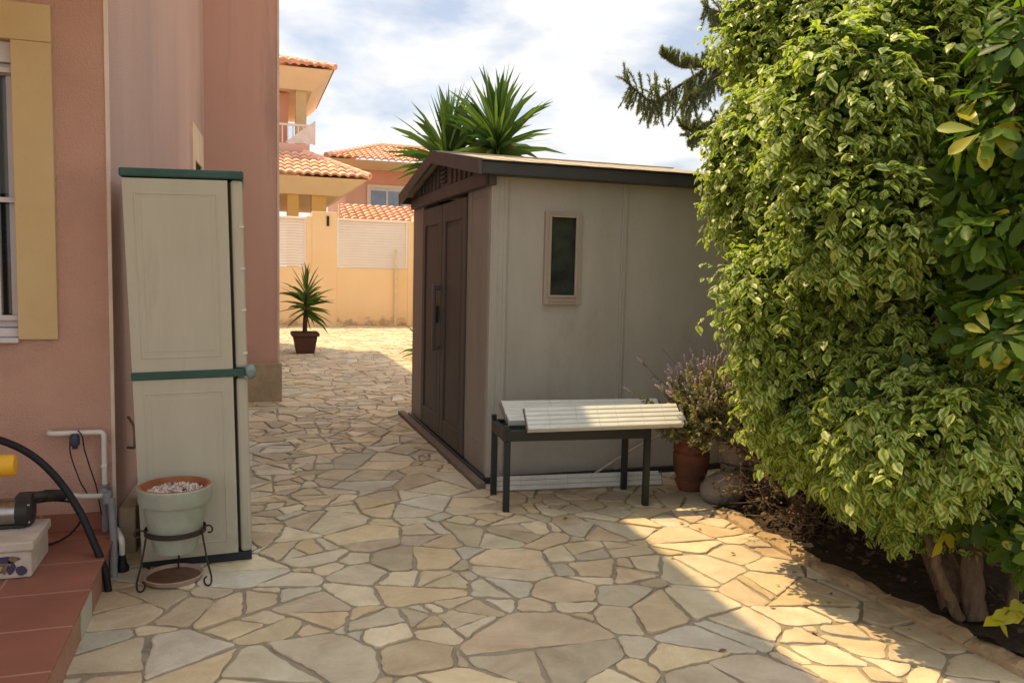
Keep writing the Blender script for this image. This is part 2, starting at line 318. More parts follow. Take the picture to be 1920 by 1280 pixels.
# crazy paving: weighted cells with chipped edges, each stone a slab a few mm proud of the mortar
def in_area(x, y):
    if x < -.62 and y > 3.9: return False
    if x < -.5 and y < 4.1 and y > -6: return False
    if x < .3 and y > 8.75 and y < 15.7: return False
    if x < -.3 and y >= 8.7: return y > 15.8
    if 1.6 < x < 3.35 and 5.2 < y < 7.4: return False
    if x > 2.85 and y < 4.1: return False
    return -1.5 < x < 5.1 and -1.5 < y < 20.2
def stones():
    pr = random.Random(11); S = []
    for s_big, tries in ((.42, 900), (.30, 2600), (.20, 5200), (.12, 12000)):
        for _ in range(tries):
            x, y = pr.uniform(-1.5, 5.1), pr.uniform(-1.5, 20.2)
            if s_big > .35 and pr.random() < .35: continue
            if not in_area(x, y): continue
            ok = True
            for (a, b, r_) in S:
                dd = (a-x)**2+(b-y)**2
                if dd < (.50*(r_+s_big))**2: ok = False; break
            if ok: S.append((x, y, s_big))
    return S
SS = stones()
def clip(poly, x, y, nx, ny, dist):
    out = []; n = len(poly)
    for k in range(n):
        p, q2 = poly[k], poly[(k+1) % n]
        dp = (p[0]-x)*nx+(p[1]-y)*ny-dist; dq = (q2[0]-x)*nx+(q2[1]-y)*ny-dist
        if dp <= 0: out.append(p)
        if dp*dq < 0: t_ = dp/(dp-dq); out.append((p[0]+(q2[0]-p[0])*t_, p[1]+(q2[1]-p[1])*t_))
    return out
def parea(p, signed=False):
    a = sum(p[i][0]*p[(i+1) % len(p)][1]-p[(i+1) % len(p)][0]*p[i][1] for i in range(len(p)))/2
    return a if signed else abs(a)
CELLS = []
def split(poly, lim, depth):
    """break a slab into angular pieces, as a mason's hammer would"""
    if len(poly) < 3: return
    if parea(poly) < lim or depth > 3: CELLS.append(poly); return
    x = sum(p[0] for p in poly)/len(poly); y = sum(p[1] for p in poly)/len(poly)
    sxx = sum((p[0]-x)**2 for p in poly); syy = sum((p[1]-y)**2 for p in poly); sxy = sum((p[0]-x)*(p[1]-y) for p in poly)
    a = .5*math.atan2(2*sxy, sxx-syy)+rnd.uniform(-.75, .75); o = rnd.uniform(-.06, .06); nx, ny = math.cos(a), math.sin(a)
    for s_ in (1, -1): split(clip(poly, x, y, nx*s_, ny*s_, o*s_), lim*rnd.uniform(.6, 1.3), depth+1)
grid = {}
for i, (x, y, r_) in enumerate(SS): grid.setdefault((int(x//.6), int(y//.6)), []).append(i)
mb = MB()
PAL = [(.60, .49, .34), (.56, .47, .34), (.64, .55, .40), (.54, .48, .37), (.57, .46, .31), (.60, .53, .41), (.50, .42, .31), (.62, .50, .33), (.53, .43, .31), (.55, .51, .43), (.67, .58, .43)]
for i, (x, y, r_) in enumerate(SS):
    poly = [(x+.6*math.cos(a), y+.6*math.sin(a)) for a in [k*math.pi/8 for k in range(16)]]
    gx, gy = int(x//.6), int(y//.6)
    for ax in (-2, -1, 0, 1, 2):
        for ay in (-2, -1, 0, 1, 2):
            for j in grid.get((gx+ax, gy+ay), ()):
                if j == i or len(poly) < 3: continue
                X, Y, q = SS[j]; dx_, dy_ = X-x, Y-y; D = math.hypot(dx_, dy_)
                if D > 1.2: continue
                nx, ny = dx_/D, dy_/D; poly = clip(poly, x, y, nx, ny, (D*D + r_*r_*.55 - q*q*.55)/(2*D))
    if len(poly) >= 3: split(poly, rnd.choice((.028, .042, .06, .08, .11))*(1.35 if y < 4.5 else 1), 0)
for poly in CELLS:
    # joint: move every side inwards, by an uneven amount
    x = sum(p[0] for p in poly)/len(poly); y = sum(p[1] for p in poly)/len(poly); src = poly[:]; n = len(src)
    sg = 1 if parea(src, True) > 0 else -1
    for k in range(n):
        a, b = src[k], src[(k+1) % n]; L_ = math.hypot(b[0]-a[0], b[1]-a[1])
        if L_ < .004: continue
        nx, ny = sg*(b[1]-a[1])/L_, -sg*(b[0]-a[0])/L_; gp = rnd.uniform(.0025, .0085); w_ = rnd.uniform(-.05, .05)
        mx_, my_ = (a[0]+b[0])/2, (a[1]+b[1])/2; nx, ny = nx*math.cos(w_)-ny*math.sin(w_), nx*math.sin(w_)+ny*math.cos(w_)
        poly = clip(poly, mx_, my_, nx, ny, -gp)
        if len(poly) < 3: break
    if len(poly) < 3 or parea(poly) < .0022: continue
    pts = []; n = len(poly); near = y < 9
    for k in range(n):
        a, b = Vector((*poly[k], 0)), Vector((*poly[(k+1) % n], 0)); L_ = (b-a).length
        if L_ < .010: continue
        c = min(rnd.uniform(.006, .03), L_*.32)
        p1, p2 = a+(b-a)*(c/L_), b-(b-a)*(c/L_)
        pts.append(p1)
        if near and L_ > .07:
            nn = Vector(((b-a).y, -(b-a).x, 0)).normalized()*sg; kk = int(L_/.035); bow = rnd.uniform(-.008, .004)
            for q_ in range(1, kk): pts.append(p1.lerp(p2, q_/kk)+nn*(rnd.uniform(-.006, .003)+bow*math.sin(math.pi*q_/kk)))
        pts.append(p2)
    if len(pts) < 3: continue
    if sg < 0: pts = pts[::-1]
    c = sum(pts, Vector())/len(pts); h = rnd.uniform(.004, .012); tx, ty = rnd.uniform(-.016, .016), rnd.uniform(-.016, .016)
    n = len(pts)
    inn = [p+(c-p).normalized()*min(.009, (c-p).length*.2) for p in pts]
    vs = [(p.x, p.y, -.004) for p in pts]+[(p.x, p.y, max(.002, h-.003+(p.x-c.x)*tx+(p.y-c.y)*ty)) for p in pts]+[(p.x, p.y, max(.003, h+(p.x-c.x)*tx+(p.y-c.y)*ty)) for p in inn]+[(c.x, c.y, h)]
    fs = [(k, (k+1) % n, n+(k+1) % n, n+k) for k in range(n)]+[(n+k, n+(k+1) % n, 2*n+(k+1) % n, 2*n+k) for k in range(n)]+[(2*n+k, 2*n+(k+1) % n, 3*n) for k in range(n)]
    col = rnd.choice(PAL); f_ = rnd.uniform(.86, 1.14); col = tuple(v*f_*rnd.uniform(.98, 1.02) for v in col)
    mb.add(vs, fs, col)
struct(mb.build('paving', M['flag'], col=True))

# planting bed soil
nx_, ny_ = 44, 90; vs = []; fs = []
for j in range(ny_+1):
    for i in range(nx_+1):
        x = 2.70+(5.0-2.70)*i/nx_; y = -1.2+5.5*j/ny_
        vs.append((x, y, .02+.035*math.sin(x*5+y*3)*math.sin(y*4)+rnd.uniform(0, .022)+(.05 if x > 2.9 else 0)*min(1, (x-2.9)/.3)))
fs = [(j*(nx_+1)+i, j*(nx_+1)+i+1, (j+1)*(nx_+1)+i+1, (j+1)*(nx_+1)+i) for j in range(ny_) for i in range(nx_)]
g = MB(); g.add(vs, fs, smooth=True); struct(g.build('planting_bed', M['soil']))
# dead leaves on the bed
n = 2600; P = np.stack([rng.uniform(2.76, 4.2, n), rng.uniform(.5, 4.25, n), rng.uniform(.065, .10, n)], 1)
d = rng.normal(size=(n, 3)); d[:, 2] *= .25; nn = np.tile([0, 0, 1.], (n, 1))+rng.normal(size=(n, 3))*.35
A = frames(d, nn)*rng.uniform(.02, .05, n)[:, None, None]
tag(cluster('leaf_litter', LEAF_V, LEAF_F, LEAF_U, (A, P), rng.random(n), leafmat('dead_leaf', (.15, .10, .06), (.08, .055, .035), None, .05, .8, .1)), 'dark dry leaves littering the soil under the hedge', 'leaf litter', kind='stuff')

# terrace of red tiles at the house front
g = MB(); g.box(-4, -.575, -3, 4.128, -.01, .138); struct(g.build('terrace_riser', mat('terrace_riser_clay', (.42, .24, .16), (.34, .19, .13), 12, .8, .2, .4, 60)))
g = MB(); g.box(-.5745, -.571, 3.22, 3.44, .004, .12); struct(g.build('riser_tile', mat('pale_tile', (.50, .48, .40), None, 12)))
g = MB(); g.box(-4, -.562, -3, 4.126, .139, .152); struct(g.build('terrace', M['tile_floor'], bevel=.004))

# ================================================================ THE NEAR HOUSE
YF = 4.13
hs = thing('house', (-1.2, YF, 0), 'salmon stucco house close by on the left with ochre window surround', 'house')
ZT = 6.95
g = MB()
g.box(-6, -2.15, YF, YF+.25, 0, ZT); g.box(-2.15, -.955, YF, YF+.25, 0, 1.035); g.box(-2.15, -.955, YF, YF+.25, 2.36, ZT)
g.box(-.955, -.585, YF, YF+.25, 0, ZT)
g.box(-6, -5.75, YF+.25, 8.7, 0, ZT)
w = g.build('wall', M['stucco'], hs)
g = MB(); g.prism([(-.62, YF+.251), (-.572, YF+.251), (-.5838, YF+.012), (-.5848, YF+.0121), (-.5848, YF+.2505), (-.70, YF+.2508), (-.62, 8.705), (-.355, 8.705), (-.5825, YF+.0118)][:0] or [(-.5843, YF+.004), (-.355, 8.705), (-.62, 8.705), (-.62, YF+.2515), (-.5849, YF+.2512)], 0, ZT-.002); g.build('side_wall', M['stucco_side_lit'], hs)
g = MB(); g.prism([(-5.9, 8.71), (.355, 8.71), (.355, 15.8), (-5.9, 15.8)], 0, ZT); g.build('rear_wing_wall', M['stucco2'], hs)
g = MB(); g.box(-5.8, -.9, 4.5, 8.6, .15, .17); g.build('room_floor', M['shadow'], hs)
g = MB(); g.prism([(-6.4, 3.6), (.055, 3.6), (.44, 8.2), (.44, 16.1), (-6.4, 16.1)], ZT+.002, ZT+.13); g.build('eave', M['cream'], hs)
g = MB(); e = ZT+.131
g.add([(-6.4,3.6,e),(.04,3.6,e),(.42,8.4,e),(.42,16.1,e),(-6.4,16.1,e),(-3.2,6.6,e+1.0),(-3.2,12.9,e+1.0)], [(0,1,5),(1,2,5),(2,6,5),(2,3,6),(3,4,6),(4,0,5,6)]); g.build('roof', M['rooftile'], hs, col=True)
# window surround, proud of the wall
g = MB()
g.box(-.955, -.797, YF-.022, YF+.02, 1.05, 2.36); g.box(-2.31, -.797, YF-.022, YF+.02, 2.361, 2.522); g.box(-2.31, -2.15, YF-.022, YF+.02, 1.05, 2.36)
g.build('window_surround', M['ochre'], hs, bevel=.004)
g = MB(); g.box(-.588, -.572, YF-.006, YF+.012, .15, ZT-.002); g.build('corner_bead', M['bead'], hs)
g = MB(); g.box(.340, .362, 8.703, 8.73, 0.41, ZT-.002); g.build('corner_bead', M['bead'], hs)
g = MB(); g.box(-6, -.40, 1.4, YF-.003, 3.02, 3.16); g.build('unseen_porch_roof', M['cream'], hs)  # overhang out of view, added to darken the front wall and terrace
g = MB(); g.box(-3.3, -3.05, 1.5, 1.75, .153, 3.019); g.build('porch_column', M['ochre'], hs)
# plinth of pale stone round the wing and the side wall
g = MB(); g.box(.06-.42, .385, 8.655, 8.708, 0, .405); g.box(.357, .385, 8.709, 15.8, 0, .405); g.build('plinth', M['plinth'], hs, bevel=.008)
g = MB(); g.prism([(-.572, 4.16), (-.495, 4.16), (-.28, 8.65), (-.352, 8.65)], 0, .235); g.build('plinth', M['plinth'], hs, bevel=.01)
# red tile skirting where the wall meets the terrace
g = MB(); g.box(-4, -.60, YF-.012, YF-.001, .153, .235); g.build('skirting', M['tile_floor'], hs)
# window
wn = MB(); wn.box(-.995, -.957, YF+.06, YF+.12, 1.10, 2.22); wn.box(-2.148, -2.11, YF+.06, YF+.12, 1.10, 2.22)
wn.box(-2.148, -.957, YF+.06, YF+.12, 2.221, 2.27); wn.box(-2.148, -.957, YF+.058, YF+.118, 1.101, 1.15)
wf = wn.build('window', M['alu'], hs, bevel=.003)
g = MB(); g.box(-2.11, -.995, YF+.09, YF+.096, 1.15, 1.70); g.build('pane', M['glass_dark'], wf)
g = MB(); g.box(-2.11, -.995, YF+.09, YF+.096, 1.703, 2.22); g.build('pane', mat('curtained_glass', (.12, .14, .14), (.08, .095, .10), 2, .15, .6, streak=(12, 1, .3)), wf)
g = MB(); g.box(-2.148, -.957, YF+.03, YF+.24, 2.271, 2.358); g.build('shutter_box', M['alu'], wf)
g = MB(); g.box(-2.18, -.953, YF-.035, YF+.058, 1.036, 1.058); g.box(-2.148, -.957, YF+.02, YF+.14, 1.059, 1.099); g.build('sill', M['alu'], wf, bevel=.003)
g = MB()
for k in range(10): g.box(-1.038-.115*k-.009, -1.038-.115*k+.009, YF+.026, YF+.044, 1.14, 2.24)
for z in (1.135, 1.66, 2.225): g.box(-2.148, -.957, YF+.022, YF+.048, z, z+.022)
g.build('grille', M['alu'], wf)
# small side window whose surround peeks over the cabinet
ud = Vector((.23, 4.575, 0)).normalized(); nd = Vector((ud.y, -ud.x, 0))
def sidebox(g, y0, y1, z0, z1, o0, o1):
    a = Vector((-.585, YF, 0)); f0 = (y0-YF)/ud.y; f1 = (y1-YF)/ud.y
    p = [a+ud*f0+nd*o0, a+ud*f1+nd*o0, a+ud*f1+nd*o1, a+ud*f0+nd*o1]
    g.prism([(q.x, q.y) for q in p], z0, z1)
g = MB(); sidebox(g, 7.50, 7.70, 1.25, 2.62, -.01, .02); sidebox(g, 7.701, 8.25, 2.32, 2.62, -.01, .02); sidebox(g, 8.251, 8.40, 1.25, 2.62, -.01, .02); sidebox(g, 7.701, 8.25, 1.25, 1.4, -.01, .02)
g.build('window_surround', mat('pale_peach_paint', (.78, .60, .42), None, 3, .9), hs)
g = MB(); sidebox(g, 7.701, 8.25, 1.4, 2.32, -.008, .004); g.build('window', M['shadow'], hs)

# ================================================================ FAR BOUNDARY WALL
YW = 20.07
bw = thing('boundary_wall', (2, YW, 0), 'yellow rendered garden wall with cream louvred panels across the far end', 'wall')
wallmat = mat('yellow_render_with_damp', (.88, .69, .42), (.84, .64, .37), 1.1, .9, .1, .3, 100)
t = wallmat.node_tree; b = t.nodes['Principled BSDF']; old = b.inputs['Base Color'].links[0].from_socket   # brown splash marks with a ragged top edge along the foot
gg = N(t, 'ShaderNodeNewGeometry'); s3 = N(t, 'ShaderNodeSeparateXYZ'); t.links.new(gg.outputs['Position'], s3.inputs[0])
n1 = N(t, 'ShaderNodeTexNoise', i_Scale=3.2, i_Detail=8., i_Roughness=.75); t.links.new(gg.outputs['Position'], n1.inputs['Vector'])
ml = N(t, 'ShaderNodeMath', operation='MULTIPLY_ADD'); t.links.new(s3.outputs[2], ml.inputs[0]); ml.inputs[1].default_value = -.75; t.links.new(n1.outputs['Fac'], ml.inputs[2])
mr = N(t, 'ShaderNodeMapRange', clamp=True); mr.inputs[1].default_value = .36; mr.inputs[2].default_value = .52; mr.inputs[4].default_value = .7; t.links.new(ml.outputs[0], mr.inputs[0])
m3 = N(t, 'ShaderNodeMix', data_type='RGBA'); t.links.new(mr.outputs[0], m3.inputs[0]); t.links.new(old, m3.inputs[6]); m3.inputs[7].default_value = (.30, .19, .11, 1); t.links.new(m3.outputs[2], b.inputs['Base Color'])
g = MB(); g.box(-6, 9, YW, YW+.22, -.02, 1.415); g.box(-6, 9, YW+.04, YW+.20, 1.416, 1.43); g.build('wall', wallmat, bw)
for x0, x1, h in ((-2.4, -1.9, 2.7), (1.46, 1.585, 2.64), (1.586, 2.18, 2.76), (3.93, 4.05, 2.62), (4.051, 4.6, 2.76), (6.9, 7.5, 2.76)): g = MB(); g.box(x0, x1, YW-.02, YW+.25, -.02, h); g.build('pillar', M['yellowwall'], bw, bevel=.01)
for x0, x1 in ((-1.9, 1.46), (2.18, 3.93), (4.6, 6.9)):
    g = MB(); k = 0; z = 1.44
    while z < 2.57:
        g.add([(x0,YW+.05,z),(x1,YW+.05,z),(x1,YW+.085,z+.062),(x0,YW+.085,z+.062),(x0,YW+.11,z+.062),(x1,YW+.11,z+.062),(x1,YW+.11,z),(x0,YW+.11,z)], [(0,1,2,3),(3,2,5,4),(4,5,6,7),(7,6,1,0)]); z += .066
    p = g.build('louvre_panel', M['louvre'], bw)
    g = MB(); g.box(x0, x1, YW+.02, YW+.12, 2.575, 2.615); g.box(x0, x0+.05, YW+.03, YW+.12, 1.432, 2.574); g.box(x1-.05, x1, YW+.03, YW+.12, 1.432, 2.574); g.build('frame', M['louvre'], p)
g = MB(); g.box(1.93, 1.99, YW-.045, YW-.021, 2.42, 2.66); g.build('intercom', mat('dark_brown_box', (.06, .03, .02)), bw)
g = MB(); g.tube([(3.62, YW-.06, 0.02), (3.62, YW-.06, 1.92)], .035, 10); tag(g.build('pipe', mat('cream_pipe', (.80, .66, .45), None, 9, .5)), 'cream vertical pipe standing against the far yellow wall', 'pipe')
g = MB(); g.box(5.0, 5.2, -6, 20.05, -.02, 1.9); tag(g.build('garden_wall', M['yellowwall']), 'plain yellow side wall hidden behind the big hedge', 'wall')

# ================================================================ FAR VILLAS
def slope(mb, e0, e1, t0, t1, w=.27, L=.40, amp=.075, step=.045):
    """tiled roof plane: barrel tiles running from eave e0-e1 up to t0-t1"""
    e0, e1, t0, t1 = map(Vector, (e0, e1, t0, t1)); ux = (e1-e0); W = ux.length; ux.normalize()
    upv = (t0-e0)-ux*((t0-e0).dot(ux)); H = upv.length; upv.normalize(); nv = ux.cross(upv)
    if nv.z < 0: nv = -nv
    l1 = (t0-e0).dot(ux); h1 = (t1-e0).dot(ux)
    nc = max(1, round(H/L)); nu = int(W/w*6)
    for c in range(nc):
        rows = []
        for v, dz in ((c/nc, step), ((c+1)/nc, 0)):
            lo = l1*v; hi = W+(h1-W)*v; row = []
            for i in range(nu+1):
                u = min(max(W*i/nu, lo), hi)
                row.append(e0+ux*u+upv*(H*v)+nv*(dz+amp*abs(math.cos(math.pi*u/w))**.8))
            rows.append(row)
        for i in range(nu):
            if (rows[0][i]-rows[0][i+1]).length < 1e-5 and (rows[1][i]-rows[1][i+1]).length < 1e-5: continue
            kk = int((W*i/nu)/w+.5); rr = random.Random(kk*131+c*17); f = rr.uniform(.78, 1.12); col = (f, f*rr.uniform(.9, 1.06), f*rr.uniform(.85, 1.1))
            mb.add([rows[0][i], rows[0][i+1], rows[1][i+1], rows[1][i]], [(0,1,2,3)], col)
            lo_ = [rows[0][i]-nv*step*1.6, rows[0][i+1]-nv*step*1.6]
            mb.add([lo_[0], lo_[1], rows[0][i+1], rows[0][i]], [(0,1,2,3)], tuple(v*.8 for v in col))
def ridge(mb, a, b, r_=.11):
    a, b = Vector(a), Vector(b); n = max(2, int((b-a).length/.4))
    for i in range(n): mb.tube([a.lerp(b, i/n), a.lerp(b, (i+1)/n)], [r_, r_*.85], 8)
def frustum(g, x0, x1, y0, y1, z0, X0, X1, Y0, Y1, z1):
    g.add([(x0,y0,z0),(x1,y0,z0),(x1,y1,z0),(x0,y1,z0),(X0,Y0,z1),(X1,Y0,z1),(X1,Y1,z1),(X0,Y1,z1)], [(3,2,1,0),(4,5,6,7),(0,1,5,4),(1,2,6,5),(2,3,7,6),(3,0,4,7)])

va = thing('villa', (0, 27, 0), 'nearer orange and cream villa with balcony and two tiled roofs beyond the wall', 'house')
ex = 3.78; yE = 26.0; zE = 4.26
g = MB(); frustum(g, -8, 2.98, 26.6, 35.4, 3.72, -8.5, ex, yE, 36, zE-.04); g.build('cornice', M['cream'], va)
g = MB(); xr = 1.95; yr = 28.0; zr = 5.16
slope(g, (-8.6, yE-.1, zE), (ex+.05, yE-.1, zE), (-8.6, yr, zr), (xr, yr, zr)); slope(g, (ex+.05, yE-.1, zE), (ex+.05, 36, zE), (xr, yr, zr), (xr, 34, zr))
rf = g.build('roof', M['rooftile'], va, col=True)
g = MB(); ridge(g, (ex+.05, yE-.1, zE+.06), (xr, yr, zr+.06)); g.build('ridge_tiles', M['rooftile'], rf, col=True)
M['amber'] = mat('amber_render', (.62, .40, .13), (.56, .35, .11), 1, .9)
for x0, x1 in ((1.35, 1.70), (2.10, 2.56), (-.9, -.5), (-3.2, -2.8)): g = MB(); g.box(x0, x1, 26.7, 27.1, -.02, 3.72); g.build('porch_column', M['amber'], va)
g = MB(); g.box(-8, 1.12, 27.6, 35, -.02, 3.72); g.build('wall', M['orange'], va)
g = MB(); g.box(-8, 2.14, 28.1, 35, 5.12, 5.5); g.build('balcony_floor', M['pinkwall'], va)
g = MB(); g.box(-8, 1.52, 29.5, 35, 5.5, 7.4); g.build('upper_wall', M['orange'], va)
for x0 in (1.75, -1.6): g = MB(); g.box(x0, x0+.36, 29.1, 29.5, 5.5, 7.44); g.build('upper_column', M['ochre'], va)
g = MB(); frustum(g, -8, 2.3, 29.0, 35.4, 7.44, -8.5, 2.94, 28.4, 36, 8.06); g.build('upper_cornice', M['cream'], va)
g = MB(); slope(g, (-8.6, 28.3, 8.1), (3.0, 28.3, 8.1), (-8.6, 30.6, 8.82), (.7, 30.6, 8.82)); slope(g, (3.0, 28.3, 8.1), (3.0, 36, 8.1), (.7, 30.6, 8.82), (.7, 34, 8.82)); ru = g.build('upper_roof', M['rooftile'], va, col=True)
g = MB(); ridge(g, (3.0, 28.3, 8.15), (.7, 30.6, 8.88)); g.build('ridge_tiles', M['rooftile'], ru, col=True)
g = MB(); g.box(-8, 2.31, 28.15, 28.2, 6.08, 6.15)
for k in range(60): g.box(2.27-.17*k, 2.31-.17*k, 28.155, 28.195, 5.5, 6.08)
g.add([(1.35,28.12,5.52),(2.33,28.12,5.52),(2.33,28.12,6.3),(1.35,28.14,5.52),(2.33,28.14,5.52),(2.33,28.14,6.3)], [(0,1,2),(5,4,3),(0,3,4,1),(1,4,5,2),(2,5,3,0)])
g.build('balustrade', mat('white_pink_paint', (.78, .68, .62), None, 5, .7), va)

vb = thing('villa', (6, 36, 0), 'farther pale pink villa with a hipped tile roof and blue window', 'house')
g = MB(); xe = 3.25; ye = 34; ze = 5.93
frustum(g, 4.15, 12.4, 34.9, 43, 5.62, xe, 13.3, ye, 44, ze-.03); g.build('cornice', M['cream'], vb)
g = MB(); slope(g, (xe, ye, ze), (13.3, ye, ze), (6.1, 38.2, 7.1), (10.4, 38.2, 7.1), .3, .5); slope(g, (xe, 44, ze), (xe, ye, ze), (6.1, 39.9, 7.1), (6.1, 38.2, 7.1), .3, .5); slope(g, (13.3, ye, ze), (13.3, 44, ze), (10.4, 38.2, 7.1), (10.4, 39.9, 7.1), .3, .5)
rb = g.build('roof', M['rooftile'], vb, col=True)
g = MB(); ridge(g, (xe, ye, ze+.05), (6.1, 38.2, 7.16), .13); ridge(g, (6.1, 38.2, 7.16), (10.4, 38.2, 7.16), .13); g.build('ridge_tiles', M['rooftile'], rb, col=True)
g = MB(); g.box(4.2, 12.3, 35, 43, -.02, 5.05); g.build('wall', M['pinkwall'], vb)
g = MB(); g.box(4.18, 12.32, 34.98, 43.02, 5.051, 5.62); g.build('upper_band', M['orange'], vb)
for x in (5.05, 8.9): g = MB(); g.box(x, x+.10, 34.93, 35.0, 3.75, 5.0); g.box(x+1.6, x+1.7, 34.93, 35, 3.75, 5.0); g.box(x+.1, x+1.6, 34.93, 35, 4.9, 5.0); g.build('window_surround', M['cream'], vb)
for x in (5.15, 9.0):
    g = MB(); g.box(x, x+1.5, 34.955, 35.0, 4.76, 4.9); g.box(x, x+.06, 34.955, 35, 3.8, 4.76); g.box(x+.72, x+.80, 34.955, 35, 3.8, 4.76); g.box(x+1.44, x+1.5, 34.955, 35, 3.8, 4.76)
    f = g.build('window', M['alu'], vb); g = MB(); g.box(x+.06, x+1.44, 34.975, 34.998, 3.8, 4.759); g.build('pane', M['glassfar'], f)
g = MB(); g.box(7.0, 7.18, 34.93, 34.98, 5.2, 5.4); g.build('vent', M['orange'], vb)

lt = thing('tiled_shelter', (4, 22, 0), 'low tiled lean-to roof just above the right cream louvred panel', 'shelter')
g = MB(); slope(g, (2.35, 21.0, 2.64), (9, 21.0, 2.64), (2.55, 22.6, 3.13), (9, 22.6, 3.13), .2, .3, .05); g.build('roof', M['rooftile'], lt, col=True)
g = MB(); g.box(2.5, 9, 22.6, 22.75, -.02, 3.16); g.box(2.5, 9, 21.15, 21.3, 2.4, 2.66); g.box(2.5, 2.65, 21.15, 22.59, -.02, 2.66); g.build('wall', M['cream'], lt)

# ================================================================ SHED
sh = thing('garden_shed', (1.52, 5.01, 0), 'taupe resin garden shed with dark brown double doors and pitched roof', 'shed')
sX, sY, sX1, sY1 = 1.52, 5.01, 3.42, 7.50; ym = 6.2; zw = 2.02
# side wall facing the camera: panels between posts, with window hole
g = MB(); wx0, wx1, wz0, wz1 = 1.925, 2.115, 1.255, 1.775
def wallpanel(g, x0, x1):
    if x0 < wx0 < x1:
        g.box(x0, wx0, sY+.012, sY+.05, .05, zw); g.box(wx1, x1, sY+.012, sY+.05, .05, zw); g.box(wx0, wx1, sY+.012, sY+.05, .05, wz0); g.box(wx0, wx1, sY+.012, sY+.05, wz1, zw)
    else: g.box(x0, x1, sY+.012, sY+.05, .05, zw)
wallpanel(g, 1.64, 2.46); g.build('side_panel', M['shed'], sh)
g = MB(); wallpanel(g, 2.486, 3.304); g.build('side_panel', M['shed'], sh)
g = MB(); g.box(sX+.03, sX1, sY1-.05, sY1-.012, .05, zw); g.build('side_panel', M['shed'], sh)
g = MB(); g.box(sX1-.05, sX1-.012, sY+.06, sY1-.06, .05, zw); g.build('end_panel', M['shed'], sh)
g = MB(); g.box(sX, sX+.118, sY, sY+.05, .04, zw); g.box(sX+.012, sX+.05, sY-.004, sY+.05, .042, zw-.002); g.box(sX+.085, sX+.11, sY-.006, sY+.04, .042, zw-.002); g.build('corner_post', M['shed'], sh, bevel=.004)
g = MB()
g.box(2.458, 2.488, sY-.002, sY+.05, .04, zw); g.box(2.452, 2.464, sY-.007, sY+.04, .042, zw-.002); g.build('joint_post', M['shed'], sh, bevel=.003)
g = MB(); g.box(3.302, sX1, sY, sY+.05, .04, zw)
g.build('corner_post', M['shed'], sh, bevel=.004)
# front wall facing the house
g = MB(); g.box(sX, sX+.05, sY+.052, 5.56, .05, zw); g.box(sX-.006, sX+.04, sY+.055, sY+.14, .06, zw-.01); g.box(sX-.006, sX+.04, 5.47, 5.56, .06, zw-.01); g.build('front_panel', M['shedfront'], sh, bevel=.004)
g = MB(); g.box(sX, sX+.05, 7.045, sY1, .05, zw); g.box(sX-.006, sX+.04, 7.05, 7.12, .06, zw-.01); g.build('front_panel', M['shedfront'], sh, bevel=.004)
for z in (.25, 1.9): g = MB(); g.box(sX-.005, sX+.003, 5.15, 5.46, z, z+.012); g.build('moulding', M['shedfront'], sh)
for (y0, y1) in ((5.575, 6.30), (6.312, 7.035)):
    g = MB(); g.box(sX+.0, sX+.03, y0, y1, .06, 1.93); a = .105
    g.box(sX-.014, sX+.01, y0+.003, y0+a, .062, 1.928); g.box(sX-.014, sX+.01, y1-a, y1-.003, .062, 1.928); g.box(sX-.0138, sX+.01, y0+a, y1-a, 1.78, 1.928); g.box(sX-.0138, sX+.01, y0+a, y1-a, .062, .22)
    g.box(sX-.006, sX+.01, y0+a+.04, y1-a-.04, .26, 1.74)
    d_ = g.build('door', M['door'], sh, bevel=.005)
    if y0 > 6:
        g = MB(); g.box(sX-.075, sX-.045, 6.335, 6.375, .76, 1.29); g.box(sX-.05, sX-.012, 6.34, 6.37, 1.245, 1.285); g.box(sX-.05, sX-.012, 6.34, 6.37, .765, .80); g.build('handle', mat('grey_handle', (.10, .085, .085), None, 20, .4, .5), d_, bevel=.008)
        g = MB(); g.box(sX-.03, sX-.01, 6.40, 6.46, .98, 1.12); g.tube([(sX-.03, 6.43, 1.05), (sX-.055, 6.43, 1.05)], .018, 12); g.build('lock', M['blackplastic'], d_, bevel=.004)
# gable
def gz(y): return 2.05+(2.36-2.05)*(1-abs(y-ym)/(ym-4.92))
g = MB(); X0 = sX-.03
g.add([(X0,4.97,1.955),(X0,7.45,1.955),(X0,7.45,2.06),(X0,ym,2.28),(X0,4.97,2.06),(X0+.05,4.97,1.955),(X0+.05,7.45,1.955),(X0+.05,7.45,2.06),(X0+.05,ym,2.28),(X0+.05,4.97,2.06)],
      [(0,4,3,2,1),(5,6,7,8,9),(0,1,6,5),(1,2,7,6),(2,3,8,7),(3,4,9,8),(4,0,5,9)])
for k in range(15):
    y = 5.25+k*.135; zt = 2.06+.22*(1-abs(y-ym)/1.24)-.03
    if zt > 2.09 and abs(y-6.17) > .14: g.box(X0-.012, X0+.01, y, y+.05, 2.055, zt)
g.box(X0-.016, X0+.01, 5.0, 7.42, 1.958, 2.045)
gb = g.build('gable', M['gable'], sh, bevel=.003)
g = MB()
for k in range(4): g.box(X0-.02, X0-.001, 6.10, 6.26, 2.08+.034*k, 2.098+.034*k)
g.build('vent', M['fascia'], gb)
